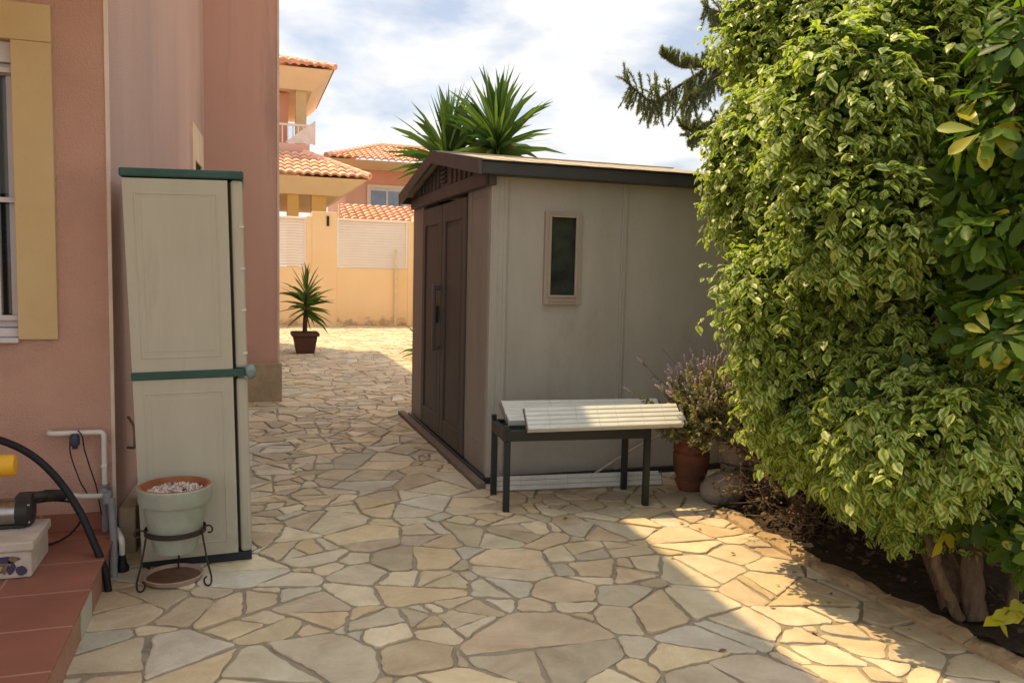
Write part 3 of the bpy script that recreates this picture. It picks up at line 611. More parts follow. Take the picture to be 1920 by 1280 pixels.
# roof: two slopes with thickness, ribbed surface, fascia
g = MB(); xa, xb = sX-.10, sX1+.06
def roofslab(y0, z0, y1, z1, t0, t1, g, xa=xa, xb=xb):
    g.add([(xa,y0,z0+t0),(xb,y0,z0+t0),(xb,y1,z1+t0),(xa,y1,z1+t0),(xa,y0,z0+t1),(xb,y0,z0+t1),(xb,y1,z1+t1),(xa,y1,z1+t1)], [(3,2,1,0),(4,5,6,7),(0,1,5,4),(1,2,6,5),(2,3,7,6),(3,0,4,7)])
roofslab(4.90, 2.075, ym-.001, 2.295, 0, .022, g); roofslab(ym+.001, 2.295, 7.52, 2.075, 0, .022, g)
for k in range(9):
    x = xa+.05+k*.235; roofslab(4.93, 2.080, ym-.04, 2.285, .022, .027, g, x, x+.012)
g.box(xa, xb, ym-.04, ym+.04, 2.312, 2.322)
g.build('roof', M['shedroof'], sh)
g = MB(); g.box(xa-.01, xb+.01, 4.875, 4.898, 2.012, 2.088); g.box(xa-.01, xb+.01, 4.86, 4.91, 2.089, 2.098); g.box(xa, xb, 4.899, 5.0, 2.012, 2.02); g.build('gutter_fascia', M['fascia'], sh, bevel=.004)
g = MB(); g.box(xa-.01, xb+.01, 7.522, 7.545, 2.012, 2.088); g.build('gutter_fascia', M['fascia'], sh, bevel=.004)
g = MB()
for (y0, z0, y1, z1) in ((4.862, 2.09, ym, 2.312), (7.56, 2.09, ym, 2.312)):
    g.add([(xa-.035,y0,z0-.085),(xa-.012,y0,z0-.085),(xa-.012,y1,z1-.085),(xa-.035,y1,z1-.085),(xa-.035,y0,z0+.012),(xa-.012,y0,z0+.012),(xa-.012,y1,z1+.012),(xa-.035,y1,z1+.012)], [(3,2,1,0),(4,5,6,7),(0,1,5,4),(1,2,6,5),(2,3,7,6),(3,0,4,7)])
g.build('barge_board', M['gable'], sh)
# window
g = MB(); a, b_ = .035, .012
g.box(wx0-a, wx0+.0, sY-.014, sY+.03, wz0-.06, wz1+.03); g.box(wx1, wx1+a, sY-.014, sY+.03, wz0-.06, wz1+.03); g.box(wx0, wx1, sY-.0138, sY+.03, wz1, wz1+.03); g.box(wx0, wx1, sY-.0138, sY+.03, wz0-.06, wz0)
g.box(wx0-.012, wx0+.008, sY-.022, sY-.01, wz0-.012, wz1+.012); g.box(wx1-.008, wx1+.012, sY-.022, sY-.01, wz0-.012, wz1+.012); g.box(wx0+.008, wx1-.008, sY-.0218, sY-.01, wz1-.004, wz1+.012); g.box(wx0+.008, wx1-.008, sY-.0218, sY-.01, wz0-.012, wz0+.004)
g.box(wx0, wx1, sY-.02, sY-.008, wz0-.038, wz0-.028)
wf = g.build('window', mat('brownish_window_frame', (.38, .32, .255), (.34, .28, .225), 6, .6), sh, bevel=.003)
g = MB(); g.box(wx0, wx1, sY+.018, sY+.022, wz0, wz1); g.build('pane', mat('smoky_acrylic', (.045, .055, .05), (.02, .024, .022), 9, .12, .7), wf)
g = MB(); g.box(sX-.03, sX1+.01, sY-.02, sY1+.02, .012, .05); g.build('floor_base', M['blackbase'], sh, bevel=.004)
g = MB(); g.box(sX-.095, sX-.032, 4.90, 7.68, .0, .042); tag(g.build('timber_edge', M['woodbase'], bevel=.006), 'weathered brown timber strip on the paving along the shed doors', 'timber')

# ================================================================ CABINET
cb_ = thing('storage_cabinet', (-.21, 4.0, 0), 'tall grey beige plastic cabinet with green bands leaning by the house', 'cabinet')
cm_ = Matrix.Translation((-.205, 3.935, .0)) @ Matrix.Rotation(R(-1.5), 4, 'Y') @ Matrix.Rotation(R(1.0), 4, 'X')
H = 1.785; Wb, Wt = .243, .252
def cbox(g, x0, x1, y0, y1, z0, z1):
    def fx(x, z): return x*(Wb+(Wt-Wb)*z/H)/.25
    g.add([cm_ @ Vector(p) for p in [(fx(x0,z0),y0,z0),(fx(x1,z0),y0,z0),(fx(x1,z0),y1,z0),(fx(x0,z0),y1,z0),(fx(x0,z1),y0,z1),(fx(x1,z1),y0,z1),(fx(x1,z1),y1,z1),(fx(x0,z1),y1,z1)]], [(3,2,1,0),(4,5,6,7),(0,1,5,4),(1,2,6,5),(2,3,7,6),(3,0,4,7)])
g = MB(); cbox(g, -.245, .19, .02, .56, .045, H-.002); cbox(g, .198, .25, .0, .56, .045, .88); cbox(g, .198, .25, .0, .56, .925, H-.002)
g.build('cabinet_body', M['cab'], cb_, bevel=.014)
g = MB(); cbox(g, -.245, .248, .012, .56, .0, .043); g.build('base', M['blackbase'], cb_, bevel=.004)
g = MB(); cbox(g, -.254, .256, -.014, .58, H, H+.038); g.build('top', M['green'], cb_, bevel=.008)
g = MB(); cbox(g, .1905, .1975, .012, .3, .05, H-.01); g.build('door_gap', M['shadow'], cb_)
for z0, z1 in ((.05, .888), (.924, H-.006)):
    g = MB(); cbox(g, -.243, .186, -.012, .018, z0, z1)
    x0, x1, a0, a1 = -.20, .142, z0+.06, z1-.06; w_ = .008
    for q in ((x0, x0+w_, a0, a1), (x1-w_, x1, a0, a1), (x0+w_, x1-w_, a0, a0+w_), (x0+w_, x1-w_, a1-w_, a1)): cbox(g, q[0], q[1], -.0145, -.010, q[2], q[3])
    cbox(g, x0+.028, x1-.028, -.0135, -.010, a0+.028, a1-.028)
    g.build('door', M['cab'], cb_, bevel=.005)
g = MB(); cbox(g, -.247, .254, -.02, .025, .889, .9235); bd = g.build('band', M['green'], cb_, bevel=.004)
g = MB()
g.lathe([(.001,-.024),(.018,-.023),(.030,-.016),(.035,0),(.030,.016),(.018,.023),(.001,.024)], k=18, c=cm_ @ Vector((.262, -.015, .908)), M_=Matrix.Rotation(R(80), 4, 'Y') @ Matrix.Rotation(R(0), 4, 'X')); g.build('latch', M['grey_green'], cb_)
for z in (.99, 1.19, 1.38, 1.57):
    g = MB(); cbox(g, .232, .2525, -.004, .05, z, z+.008); g.build('hinge', M['pvc'], cb_)

# ================================================================ PLANTER ON STAND
pc = Vector((-.285, 3.735, 0))
pl = thing('flower_pot', pc+Vector((0, 0, .155)), 'pale green painted clay pot full of pebbles on an iron stand', 'pot')
g = MB(); g.lathe([(.084,.155),(.088,.156),(.098,.20),(.113,.26),(.128,.35),(.131,.368),(.146,.372),(.151,.39),(.153,.44),(.149,.445)], pc, 40, cap=False); g.add([pc+Vector((.084*math.cos(a), .084*math.sin(a), .155)) for a in [k*math.pi/20 for k in range(40)]], [tuple(range(40))[::-1]])
g.build('pot_wall', M['potgreen'], pl)
g = MB(); g.lathe([(.1495,.4452),(.138,.446),(.135,.405),(.130,.40)], pc, 40, cap=False); g.build('inner_rim', M['terracotta'], pl)
g = MB(); cols = [(.62,.50,.42),(.70,.60,.52),(.55,.38,.32),(.45,.40,.36),(.66,.52,.46),(.75,.68,.6)]
for i in range(480):
    a = rnd.uniform(0, 6.28); r_ = .128*math.sqrt(rnd.random()); s = rnd.uniform(.006, .012); p = pc+Vector((r_*math.cos(a), r_*math.sin(a), .407+rnd.uniform(-.004, .010)+.012*(1-(r_/.13)**2)))
    k = len(g.v); q = [Vector((rnd.uniform(-1,1), rnd.uniform(-1,1), rnd.uniform(-1,1))).normalized() for _ in range(1)][0]
    rot = q.to_track_quat('Z', 'Y').to_matrix()
    vv = [rot @ Vector(v)*s for v in ((1,0,0),(0,1.1,0),(-1,0,0),(0,-.9,0),(0,0,.7),(0,0,-.7))]
    g.add([p+v for v in vv], [(0,1,4),(1,2,4),(2,3,4),(3,0,4),(1,0,5),(2,1,5),(3,2,5),(0,3,5)], rnd.choice(cols), True)
tag(g.build('pebbles', M['gravel'], pl, col=True), kind='stuff')
g = MB(); g.lathe([(.001, .398), (.13, .398)], pc, 24, cap=False); g.build('pot_soil', M['mud'], pl)
g = MB(); g.box(pc.x-.035, pc.x+.03, pc.y-.125, pc.y-.105, .425, .437); g.build('plant_tag', M['blackplastic'], pl)

st = thing('pot_stand', pc, 'dark wrought iron plant stand with curled feet before the cabinet', 'stand')
g = MB(); n = 48
for zc, rr, hh in ((.245, .122, .022),):
    vs = []; fs = []
    for k in range(n):
        a = 2*math.pi*k/n
        for r_, z in ((rr, zc-hh/2), (rr+.005, zc-hh/2), (rr+.005, zc+hh/2), (rr, zc+hh/2)): vs.append(pc+Vector((r_*math.cos(a), r_*math.sin(a), z)))
    for k in range(n):
        for j in range(4): fs.append((k*4+j, ((k+1) % n)*4+j, ((k+1) % n)*4+(j+1) % 4, k*4+(j+1) % 4))
    g.add(vs, fs, smooth=True)
g.build('ring', M['rusty'], st)
for ang in (R(-150), R(-30), R(90)):
    d = Vector((math.cos(ang), math.sin(ang), 0)); pts = []
    for k in range(9): a = R(200-k*34); pts.append(pc+d*(.150+.014*math.cos(a))+Vector((0, 0, .262+.014*math.sin(a))))
    pts = [pc+d*(.163+.016*math.cos(R(-110+k*32)))+Vector((0, 0, .262+.016*math.sin(R(-110+k*32)))) for k in range(8)][::1]
    pts += [pc+d*.128+Vector((0, 0, .262)), pc+d*.130+Vector((0, 0, .235)), pc+d*.150+Vector((0, 0, .13)), pc+d*.172+Vector((0, 0, .05))]
    pts += [pc+d*(.172+.0-.018+.018*math.cos(R(-k*42)))+Vector((0, 0, .027+.021*math.sin(R(-k*42)))) for k in range(7)]
    g = MB(); g.tube(pts, .0042, 7); g.build('leg', M['rusty'], st)
sa = thing('saucer', pc+Vector((-.005, .0, .006)), 'round clay saucer lying on the paving under the pot stand', 'saucer')
sp = Vector((-.298, 3.775, .008))
g = MB(); g.lathe([(.095,0),(.118,.004),(.128,.024),(.122,.026),(.112,.012)], sp, 40, cap=False); g.lathe([(.001,.001),(.096,.001)], sp, 40, cap=False); g.build('rim', M['saucer'], sa)
g = MB(); g.lathe([(.001,.012),(.113,.0122)], sp, 40, cap=False); g.build('dried_mud', M['mud'], sa)

# ================================================================ PUMP CORNER
bx = thing('foam_box', (-.95, 3.7, .152), 'dusty white foam box with a faded purple picture, under the pump', 'box')
g = MB(); g.box(-1.25, -.80, 3.54, 3.84, .153, .262); g.build('box_body', M['foam'], bx, bevel=.008)
g = MB(); g.box(-1.26, -.79, 3.53, 3.85, .263, .30); g.build('lid', M['foam'], bx, bevel=.006)
g = MB(); fy = 3.537
def blob(g, cx, cz, rx, rz, n=9, y=fy):
    vs = [(cx+rx*math.cos(6.283*k/n)*rnd.uniform(.7, 1.15), y, cz+rz*math.sin(6.283*k/n)*rnd.uniform(.7, 1.15)) for k in range(n)]
    g.add(vs, [tuple(range(n))])
for q in ((-.89, .232, .055, .016), (-.835, .185, .022, .02), (-.87, .20, .016, .03), (-.94, .228, .03, .01), (-1.05, .22, .04, .014), (-1.12, .19, .02, .02)): blob(g, *q)
g.build('purple_print', M['lilacprint'], bx)
g = MB()
for q in ((-.89, .212, .03, .008), (-.86, .235, .02, .012), (-.915, .185, .02, .006), (-.895, .192, .01, .02), (-1.08, .2, .03, .01)): blob(g, *q, y=fy-.0015)
g.build('brown_print', M['brownprint'], bx)
pu = thing('water_pump', (-1.0, 3.78, .30), 'stainless steel water pump with black head lying on the foam box', 'pump')
g = MB(); rm = Matrix.Rotation(R(90), 4, 'Y')
g.lathe([(.03,-.40),(.058,-.39),(.058,-.0)], (-.885, 3.76, .362), 28, rm); g.build('motor_body', M['steel'], pu)
g = MB(); g.lathe([(.060,-.01),(.064,0),(.064,.035),(.05,.05),(.02,.055)], (-.885, 3.76, .362), 28, rm); g.box(-.895, -.835, 3.72, 3.80, .36, .435); g.box(-1.2, -.86, 3.72, 3.80, .3, .315); g.build('head', M['blackplastic'], pu, bevel=.004)
for a in (40, 140, 220, 320): g = MB(); g.tube([(-.852, 3.76+.055*math.cos(R(a)), .362+.055*math.sin(R(a))), (-.84, 3.76+.055*math.cos(R(a)), .362+.055*math.sin(R(a)))], .007, 8); g.build('bolt', M['steel'], pu)
g = MB(); g.tube([(-.855, 3.78, .413), (-.82, 3.80, .413), (-.80, 3.82, .41)], .020, 12); g.tube([(-.805, 3.82, .408), (-.755, 3.86, .395)], .025, 14); g.tube([(-.757, 3.86, .395), (-.742, 3.875, .39)], .021, 14); g.build('coupling', M['blackplastic'], pu)

pp = thing('water_pipe', (-.60, 4.06, .2), 'white plastic water pipe bent along the salmon wall above the pump', 'pipe')
g = MB(); yp = 4.075
def bend(pts, r_=.03, n=5):
    out = [Vector(pts[0])]
    for i in range(1, len(pts)-1):
        a, b, c = map(Vector, pts[i-1:i+2]); u, v = (a-b).normalized(), (c-b).normalized()
        for k in range(n+1): t_ = k/n; out.append((b+u*r_)*(1-t_)**2+b*2*t_*(1-t_)+(b+v*r_)*t_**2)
    return out+[Vector(pts[-1])]
g.tube(bend([(-.842, YF-.01, .622), (-.835, yp, .624), (-.612, yp, .624), (-.612, yp, .33), (-.612, yp, .26)], .02), .0125, 12)
g.build('supply_pipe', M['pvc'], pp)
g = MB(); g.tube([(-.742, 3.875, .39), (-.69, 3.95, .36), (-.615, 4.03, .335)], .0125, 12); g.build('branch_pipe', M['pvc'], pp)
g = MB(); g.tube([(-.612, yp-.045, .35), (-.612, yp+.02, .35)], .021, 12); g.tube([(-.592, 4.03, .40-.06), (-.592, 4.0, .34), (-.592, 4.0, .31)], .02, 12); g.tube([(-.612, yp, .38), (-.612, yp, .31)], .019, 12); g.build('tee_joint', M['greypipe'], pp)
g = MB(); g.tube([(-.575, 4.0, .33), (-.563, 3.96, .17), (-.552, 3.86, .0)], .0165, 14); g.tube([(-.612, yp, .31), (-.612, yp, .155)], .0155, 12); g.build('down_pipe', M['greypipe'], pp)
g = MB(); g.box(-.625, -.60, yp-.016, yp+.05, .462, .474); g.build('clip', M['pvc'], pp)
vl = thing('pressure_switch', (-.725, 4.05, .6), 'small blue grey switch with two thin cables hanging on the white pipe', 'switch')
g = MB(); g.lathe([(.005,-.045),(.012,-.043),(.013,-.03),(.02,-.026),(.022,.0),(.018,.02),(.012,.026)], (-.727, 4.045, .60), 16); g.build('switch_body', M['blueplastic'], vl)
g = MB(); g.tube(bend([(-.745, 4.04, .615), (-.748, 4.04, .55), (-.735, 4.03, .50), (-.70, 4.0, .41), (-.66, 3.97, .35)], .02), .0032, 6); g.tube(bend([(-.715, 4.05, .64), (-.695, 4.04, .62), (-.69, 4.04, .56), (-.665, 4.03, .47), (-.64, 4.03, .38), (-.62, 4.02, .25)], .02), .0032, 6); g.build('cable', M['rubber'], vl)
def spline(P, n=10):
    P = [Vector(p) for p in P]; P = [P[0]*2-P[1]]+P+[P[-1]*2-P[-2]]; out = []
    for i in range(1, len(P)-2):
        for k in range(n):
            t_ = k/n; a, b, c, d_ = P[i-1:i+3]; out.append(.5*((2*b)+(c-a)*t_+(2*a-5*b+4*c-d_)*t_*t_+(3*b-a-3*c+d_)*t_**3))
    return out+[P[-2]]
g = MB(); g.tube(spline([(-1.25, 3.9, .61), (-1.08, 3.88, .66), (-.973, 3.85, .648), (-.856, 3.82, .589), (-.757, 3.80, .488), (-.672, 3.78, .35), (-.61, 3.74, .215), (-.565, 3.71, .10), (-.55, 3.70, .004)]), .0155, 14)
tag(g.build('hose', M['rubber']), 'thick black hose arching from the left edge down to the paving', 'hose')
g = MB(); g.tube(spline([(-.84, 3.80, .385), (-.77, 3.85, .375), (-.70, 3.93, .33), (-.69, 3.95, .26), (-.74, 3.95, .19), (-.80, 3.93, .162), (-.86, 3.92, .16)]), .005, 7)
tag(g.build('cable', M['rubber']), 'thin black cable looping behind the pump onto the red tiles', 'cable')
g = MB(); g.lathe([(.025,-.16),(.040,-.15),(.042,-.01),(.036,.0)], (-.835, 3.5, .617), 24, rm); g.tube([(-.95, 3.5, .64), (-.97, 3.55, .70), (-1.0, 3.6, .70)], .01, 8)
yl = thing('float_switch', (-.9, 3.5, .6), 'bright yellow rounded plastic float hanging at the left edge over the pump', 'float'); g.build('float_body', M['yellow'], yl)
g = MB(); g.tube(spline([(-1.0, 3.6, .70), (-1.04, 3.75, .64), (-1.03, 3.8, .55), (-1.02, 3.78, .42)]), .006, 7); g.build('cord', M['rubber'], yl)
dr = thing('drain_fitting', (-.535, 3.93, 0), 'black drain fitting with a white elbow beside the grey pipe', 'pipe fitting')
g = MB(); g.lathe([(.028,0),(.028,.03),(.018,.05),(.015,.085)], (-.525, 3.93, 0), 16); g.build('foot', M['rubber'], dr)
g = MB(); g.tube(bend([(-.525, 3.93, .085), (-.525, 3.93, .155), (-.56, 4.05, .165)], .03), .013, 12); g.build('elbow', M['pvc'], dr)
g = MB(); g.tube(spline([(-.53, 4.25, .66), (-.50, 4.2, .62), (-.495, 4.18, .56), (-.50, 4.2, .52), (-.54, 4.3, .50)]), .007, 8); tag(g.build('hose', mat('faded_brown_hose', (.30, .18, .12), None, 20)), 'short faded brown loop of hose in the dark gap beside the cabinet', 'hose')

# ================================================================ BENCH WITH PANELS
be = thing('bench', (1.93, 4.54, 0), 'low dark green black metal bench in front of the shed', 'bench')
A_, B_, C_, D_ = Vector((1.435, 4.365, 0)), Vector((2.335, 4.275, 0)), Vector((2.37, 4.675, 0)), Vector((1.48, 4.775, 0))
xd = (B_-A_).normalized(); yd = Vector((-xd.y, xd.x, 0)); BL = (B_-A_).length; BD = .405
bm_ = Matrix((xd, yd, Vector((0, 0, 1)))).transposed().to_4x4(); bm_.translation = A_
Hb = .485
for (x, y) in ((0, 0), (BL-.036, 0), (BL-.036, BD-.036), (0, BD-.036)):
    g = MB(); g.box(x, x+.036, y, y+.036, .008, Hb-.062, bm_); g.build('leg', M['bench'], be, bevel=.003)
g = MB(); g.box(0, BL, 0, .03, Hb-.060, Hb, bm_); g.box(0, BL, BD-.03, BD, Hb-.060, Hb, bm_); g.box(-.001, .03, .031, BD-.031, Hb-.068, Hb+.001, bm_); g.box(BL-.03, BL+.001, .031, BD-.031, Hb-.06, Hb-.001, bm_)
g.box(-.002, .028, -.002, .03, Hb, Hb+.032, bm_); g.box(-.002, .028, BD-.03, BD+.002, Hb, Hb+.032, bm_); g.box(BL-.03, BL+.002, -.002, .026, Hb, Hb+.014, bm_)
g.build('frame', M['bench'], be, bevel=.003)
g = MB()
for k in range(5): g.box(.031, BL-.031, .04+k*.068, .09+k*.068, Hb-.03, Hb-.018, bm_)
g.build('seat', M['bench'], be)

M['endcap'] = mat('grey_end_plate', (.30, .29, .27), (.10, .09, .08), 60, .8)
M['grime'] = mat('grimy_line', (.45, .46, .40), None, 30, .8)
def slatpanel(a, b, c, thick, label, n=7, par=None):
    """stack of interlocking slats: a,b = front edge (left, right), c = left rear edge"""
    a, b, c = map(Vector, (a, b, c)); ux = (b-a).normalized(); L = (b-a).length; w = c-a; w = w-ux*w.dot(ux); W = w.length; w.normalize(); nz = ux.cross(w)
    t = thing('slatted_panel', (a+b)/2, label, 'panel', 'white slatted plastic panels')
    g = MB()
    for k in range(n):
        j0 = rnd.uniform(-.006, .006); j1 = rnd.uniform(-.012, .012)
        y0, y1 = W*k/n, W*(k+1)/n-.0015
        prof = [(y0, 0), (y1, 0), (y1, thick*.90), (y1-.004, thick*.97), (y0+.006, thick), (y0, thick*.92)]
        vs = []
        for x in (j0, L+j1): vs += [a+ux*x+w*q[0]+nz*q[1] for q in prof]
        m_ = len(prof); g.add(vs, [tuple(range(m_))[::-1], tuple(range(m_, 2*m_))]+[(i, (i+1) % m_, m_+(i+1) % m_, m_+i) for i in range(m_)][::1])
    g.build('slats', M['slat'], t, bevel=.0012)
    for s in range(1, 7):
        g = MB()
        x = L*s/7+rnd.uniform(-.02, .02); sk = .012
        vs = [a+ux*(x+dx2+sk*yy/W)+w*yy+nz*(thick+.0012) for dx2, yy in ((0, .004), (.0022, .004), (.0022, W-.004), (0, W-.004))]; g.add(vs, [(0,1,2,3)]); g.build('seam', M['grime'], t)
    for e_ in (-.0075, L+.013):
        g = MB(); q0 = [(.004, thick*.2), (W-.004, thick*.2), (W-.004, thick*.8), (.004, thick*.8)]
        g.add([a+ux*(e_+x_)+w*q+nz*s_ for x_ in (0, .004) for q, s_ in q0], [(3,2,1,0),(4,5,6,7),(0,1,5,4),(1,2,6,5),(2,3,7,6),(3,0,4,7)]); g.build('end_cap', M['endcap'], t)
    return t
fa, fb = at(990, 811, 4.29), at(1281, 801, 4.20); fc = at(962, 770, 4.41)
slatpanel(fa, fb, fc, .036, 'front slatted white panel on the bench, half in sunlight', 5)
ba, bb_ = at(952, 792, 4.53), at(1256, 775, 4.44); bc = at(938, 750, 4.76)
bb_.z = ba.z
slatpanel((ba.x, ba.y, .487), (bb_.x, bb_.y, .487), (bc.x, bc.y, .572), .036, 'rear slatted white panel on the bench, wholly in the shade', 6)
ga, gb_ = Vector((1.50, 4.80, .012)), Vector((2.64, 4.70, .012))
slatpanel(ga, gb_, (1.505, 4.83, .098), .022, 'slatted white panel lying on edge on the ground behind the bench', 3)
g = MB(); g.tube(spline([(2.27, 4.93, .05), (2.45, 4.95, .14), (2.62, 4.965, .22), (2.8, 4.975, .29)]), .009, 8); tag(g.build('stick', mat('pale_cane', (.42, .36, .28), None, 20)), 'thin pale stick leaning against the shed under the bench', 'stick')

# ================================================================ POTS AND JAR AT THE HEDGE FOOT
def lathepot(name, c, prof, mt, label, soil=None, k=32):
    t = thing(name, c, label, 'pot'); g = MB(); g.lathe(prof, c, k, cap=False); g.build('pot_wall', mt, t)
    top = prof[-1]; g = MB(); g.lathe([(.001, top[1]), (top[0]+.01, top[1])], c, k, cap=False); g.build('pot_soil', M['soil'], t); return t
lathepot('terracotta_pot', Vector((2.79, 4.56, 0)), [(a_*.80, b_) for a_, b_ in [(.085,0),(.095,.01),(.125,.06),(.128,.075),(.112,.085),(.130,.12),(.145,.18),(.148,.25),(.135,.262),(.148,.275),(.145,.34),(.125,.40),(.105,.43),(.13,.44),(.135,.475),(.12,.48),(.10,.45)]], M['terradark'], 'ribbed terracotta pot with lavender at the right end of the bench')
lathepot('terracotta_pot', Vector((3.07, 4.42, 0)), [(.10,.20),(.12,.21),(.15,.33),(.16,.335),(.165,.36),(.15,.36),(.13,.34)], mat('sun_bleached_clay', (.55, .40, .28), (.42, .29, .2), 12, .9, .1, .5, 60), 'pale clay bowl behind the grey jar at the hedge foot')
g = MB(); g.lathe([(.11,0),(.12,.01),(.125,.18),(.12,.198)], Vector((3.07, 4.42, 0)), 20); tag(g.build('stone_block', M['plinth']), 'round stone base under the pale clay bowl', 'stone block')
jr = thing('stone_jar', (2.98, 4.22, 0), 'grey stoneware jar lying on its side with dark open mouth', 'jar')
jm = Matrix.Translation((2.82, 4.22, .10)) @ Matrix.Rotation(R(-48), 4, 'Z') @ Matrix.Rotation(R(70), 4, 'Y') @ Matrix.Scale(.70, 4)
g = MB(); g.lathe([(.01,-.20),(.03,-.198),(.08,-.19),(.125,-.14),(.15,-.05),(.152,.03),(.135,.10),(.10,.15),(.085,.17),(.10,.19),(.098,.20),(.075,.185),(.07,.15)], k=30, M_=jm, cap=False, wob=lambda i, j: .02*math.sin(j*.9+i)+.015*math.sin(j*2.3-i*2)); g.build('jar_body', M['stonejar'], jr)
g = MB(); g.lathe([(.001,.15),(.072,.15)], k=24, M_=jm, cap=False); g.build('opening', M['shadow'], jr)
# loose stones along the bed edge
k = 0; y = 4.05; PT = [(2.68, 4.02), (2.63, 3.4), (2.64, 2.7), (2.655, 2.1), (2.66, 1.2), (2.66, .2)]
def cx(y):
    for (x0, y0), (x1, y1) in zip(PT, PT[1:]):
        if y <= y0 and y >= y1: return x0+(x1-x0)*(y-y0)/(y1-y0)
    return PT[-1][0]
edge_words = ['farthest tan edging stone of the bed, near the jar', 'second farthest tan edging stone of the bed', 'third farthest edging stone of the planting bed', 'fourth farthest edging stone, in the middle of the visible row', 'edging stone just beyond the hedge trunk', 'edging stone beside the foot of the hedge trunk', 'edging stone nearest the camera at the right edge', 'edging stone just outside the right edge', 'outermost edging stone beside the camera']
while y > .3 and k < 9:
    L_ = rnd.uniform(.36, .5); r2 = random.Random(k+5); vs = []; n = 9; m_ = 5
    for i in range(n):
        t_ = i/(n-1); yy = y-.006-(L_-.012)*t_; x = cx(yy); pinch = 1-.25*abs(2*t_-1)**4
        for j, (ox, oz) in enumerate(((-.022, -.005), (-.018, .028), (.004, .040), (.045, .045), (.06, -.005))):
            vs.append((x+ox*pinch*1.3+r2.uniform(-.006, .006), yy+r2.uniform(-.004, .004), oz*pinch+(r2.uniform(-.007, .007) if j else 0)))
    fs = [(i*m_+j, i*m_+j+1, (i+1)*m_+j+1, (i+1)*m_+j) for i in range(n-1) for j in range(m_-1)]+[tuple(range(m_)), tuple(range((n-1)*m_, n*m_))[::-1]]
    g = MB(); g.add(vs, [f[::-1] for f in fs], smooth=False); tag(g.build('edging_stone', M['curb'], bevel=.004), edge_words[k], 'edging stone', 'edging stones of the planting bed')
    y -= L_; k += 1

# ================================================================ PLANTS
BLADE_V = [(-.5,0,0),(0,0,-.25),(.5,0,0), (-.62,.33,.10),(0,.33,-.12),(.62,.33,.10), (-.5,.68,.10),(0,.68,-.02),(.5,.68,.10), (0,1,-.10)]
BLADE_F = [(0,1,4,3),(1,2,5,4),(3,4,7,6),(4,5,8,7),(6,7,9),(7,8,9)]
BLADE_U = [-1,0,1,-1,0,1,-1,0,1,0]
def rosette(name, c, n, L, W, parent, lo=-35, hi=88, mt='yucca', seed=1, power=1.0, spread=.03, droop=.0):
    r_ = np.random.default_rng(seed); az = r_.uniform(0, 2*np.pi, n); t_ = r_.random(n)**power; el = np.radians(lo+(hi-lo)*t_)
    d = np.stack([np.cos(az)*np.cos(el), np.sin(az)*np.cos(el), np.sin(el)], 1)
    nn = np.tile([0, 0, 1.], (n, 1))+.001; hi_ = el > 1.35; nn[hi_] = np.stack([-np.cos(az), -np.sin(az), np.zeros(n)], 1)[hi_]
    A = frames(d, nn+r_.normal(size=(n, 3))*.15); ln = L*r_.uniform(.78, 1.08, n)*(1-.18*np.abs(t_-.4)); A[:, :, 0] *= W*r_.uniform(.8, 1.15, n)[:, None]; A[:, :, 1] *= ln[:, None]; A[:, :, 2] *= (L*.30*r_.uniform(-.2, 1.9, n))[:, None]
    P = np.array(c)[None, :]+d*spread+np.stack([np.zeros(n), np.zeros(n), (t_-.6)*L*.35], 1)
    V = list(BLADE_V)
    return cluster(name, V, BLADE_F, BLADE_U, (A, P), r_.random(n), M[mt], parent)
def yucca(c0, h, n, L, label, seed, W=.028, tr=.07, name='yucca', **k):
    t = thing(name, c0, label, 'yucca'); c0 = Vector(c0)
    g = MB(); g.tube(spline([c0, c0+Vector((.03, .02, h*.4)), c0+Vector((-.02, 0, h*.75)), c0+Vector((0, 0, h))], 5), [tr*(1.15-.3*i/15) for i in range(16)], 12); g.build('trunk', M['barkdark'], t)
    rosette('leaves', c0+Vector((0, 0, h)), n, L, W, t, seed=seed, **k)
    rosette('dead_leaves', c0+Vector((0, 0, h-.05)), n//7, L*.8, W*.8, t, lo=-85, hi=-30, seed=seed+40, mt='deadblade'); return t
p = at(932, 262, 9.3); yucca((p.x, p.y, 0), p.z, 140, .82, 'taller yucca head rising behind the shed ridge', 3)
p = at(838, 290, 9.7); yucca((p.x, p.y, 0), p.z, 115, .80, 'shorter yucca head on the left behind the shed roof', 5)
p = at(800, 640, 12.6); yucca((p.x, p.y, 0), .25, 70, .5, 'low yucca peeping out at the ground beyond the shed', 9, W=.035, lo=-20)
# potted one
pt = thing('plant_pot', (.965, 13.6, 0), 'brown square plastic pot holding the small yucca in the passage', 'pot')
g = MB(); frustum(g, .83, 1.11, 13.46, 13.74, .01, .775, 1.155, 13.41, 13.79, .29); g.box(.745, 1.185, 13.38, 13.82, .291, .35); g.build('pot_wall', M['potbrown'], pt, bevel=.01)
g = MB(); g.box(.765, 1.165, 13.4, 13.8, .351, .356); g.build('pot_soil', M['soil'], pt)
pt2 = thing('yucca', (.965, 13.6, .35), 'small two tiered yucca growing in the brown square pot', 'yucca')
g = MB(); g.tube([(.965, 13.6, .357), (.975, 13.6, .7), (.985, 13.6, .98)], [.04, .034, .026], 10); g.build('trunk', M['barkdark'], pt2)
rosette('leaves', (.985, 13.6, 1.02), 30, .48, .022, pt2, 5, 88, seed=11); rosette('leaves', (.975, 13.6, .80), 44, .52, .022, pt2, -50, 30, seed=12)

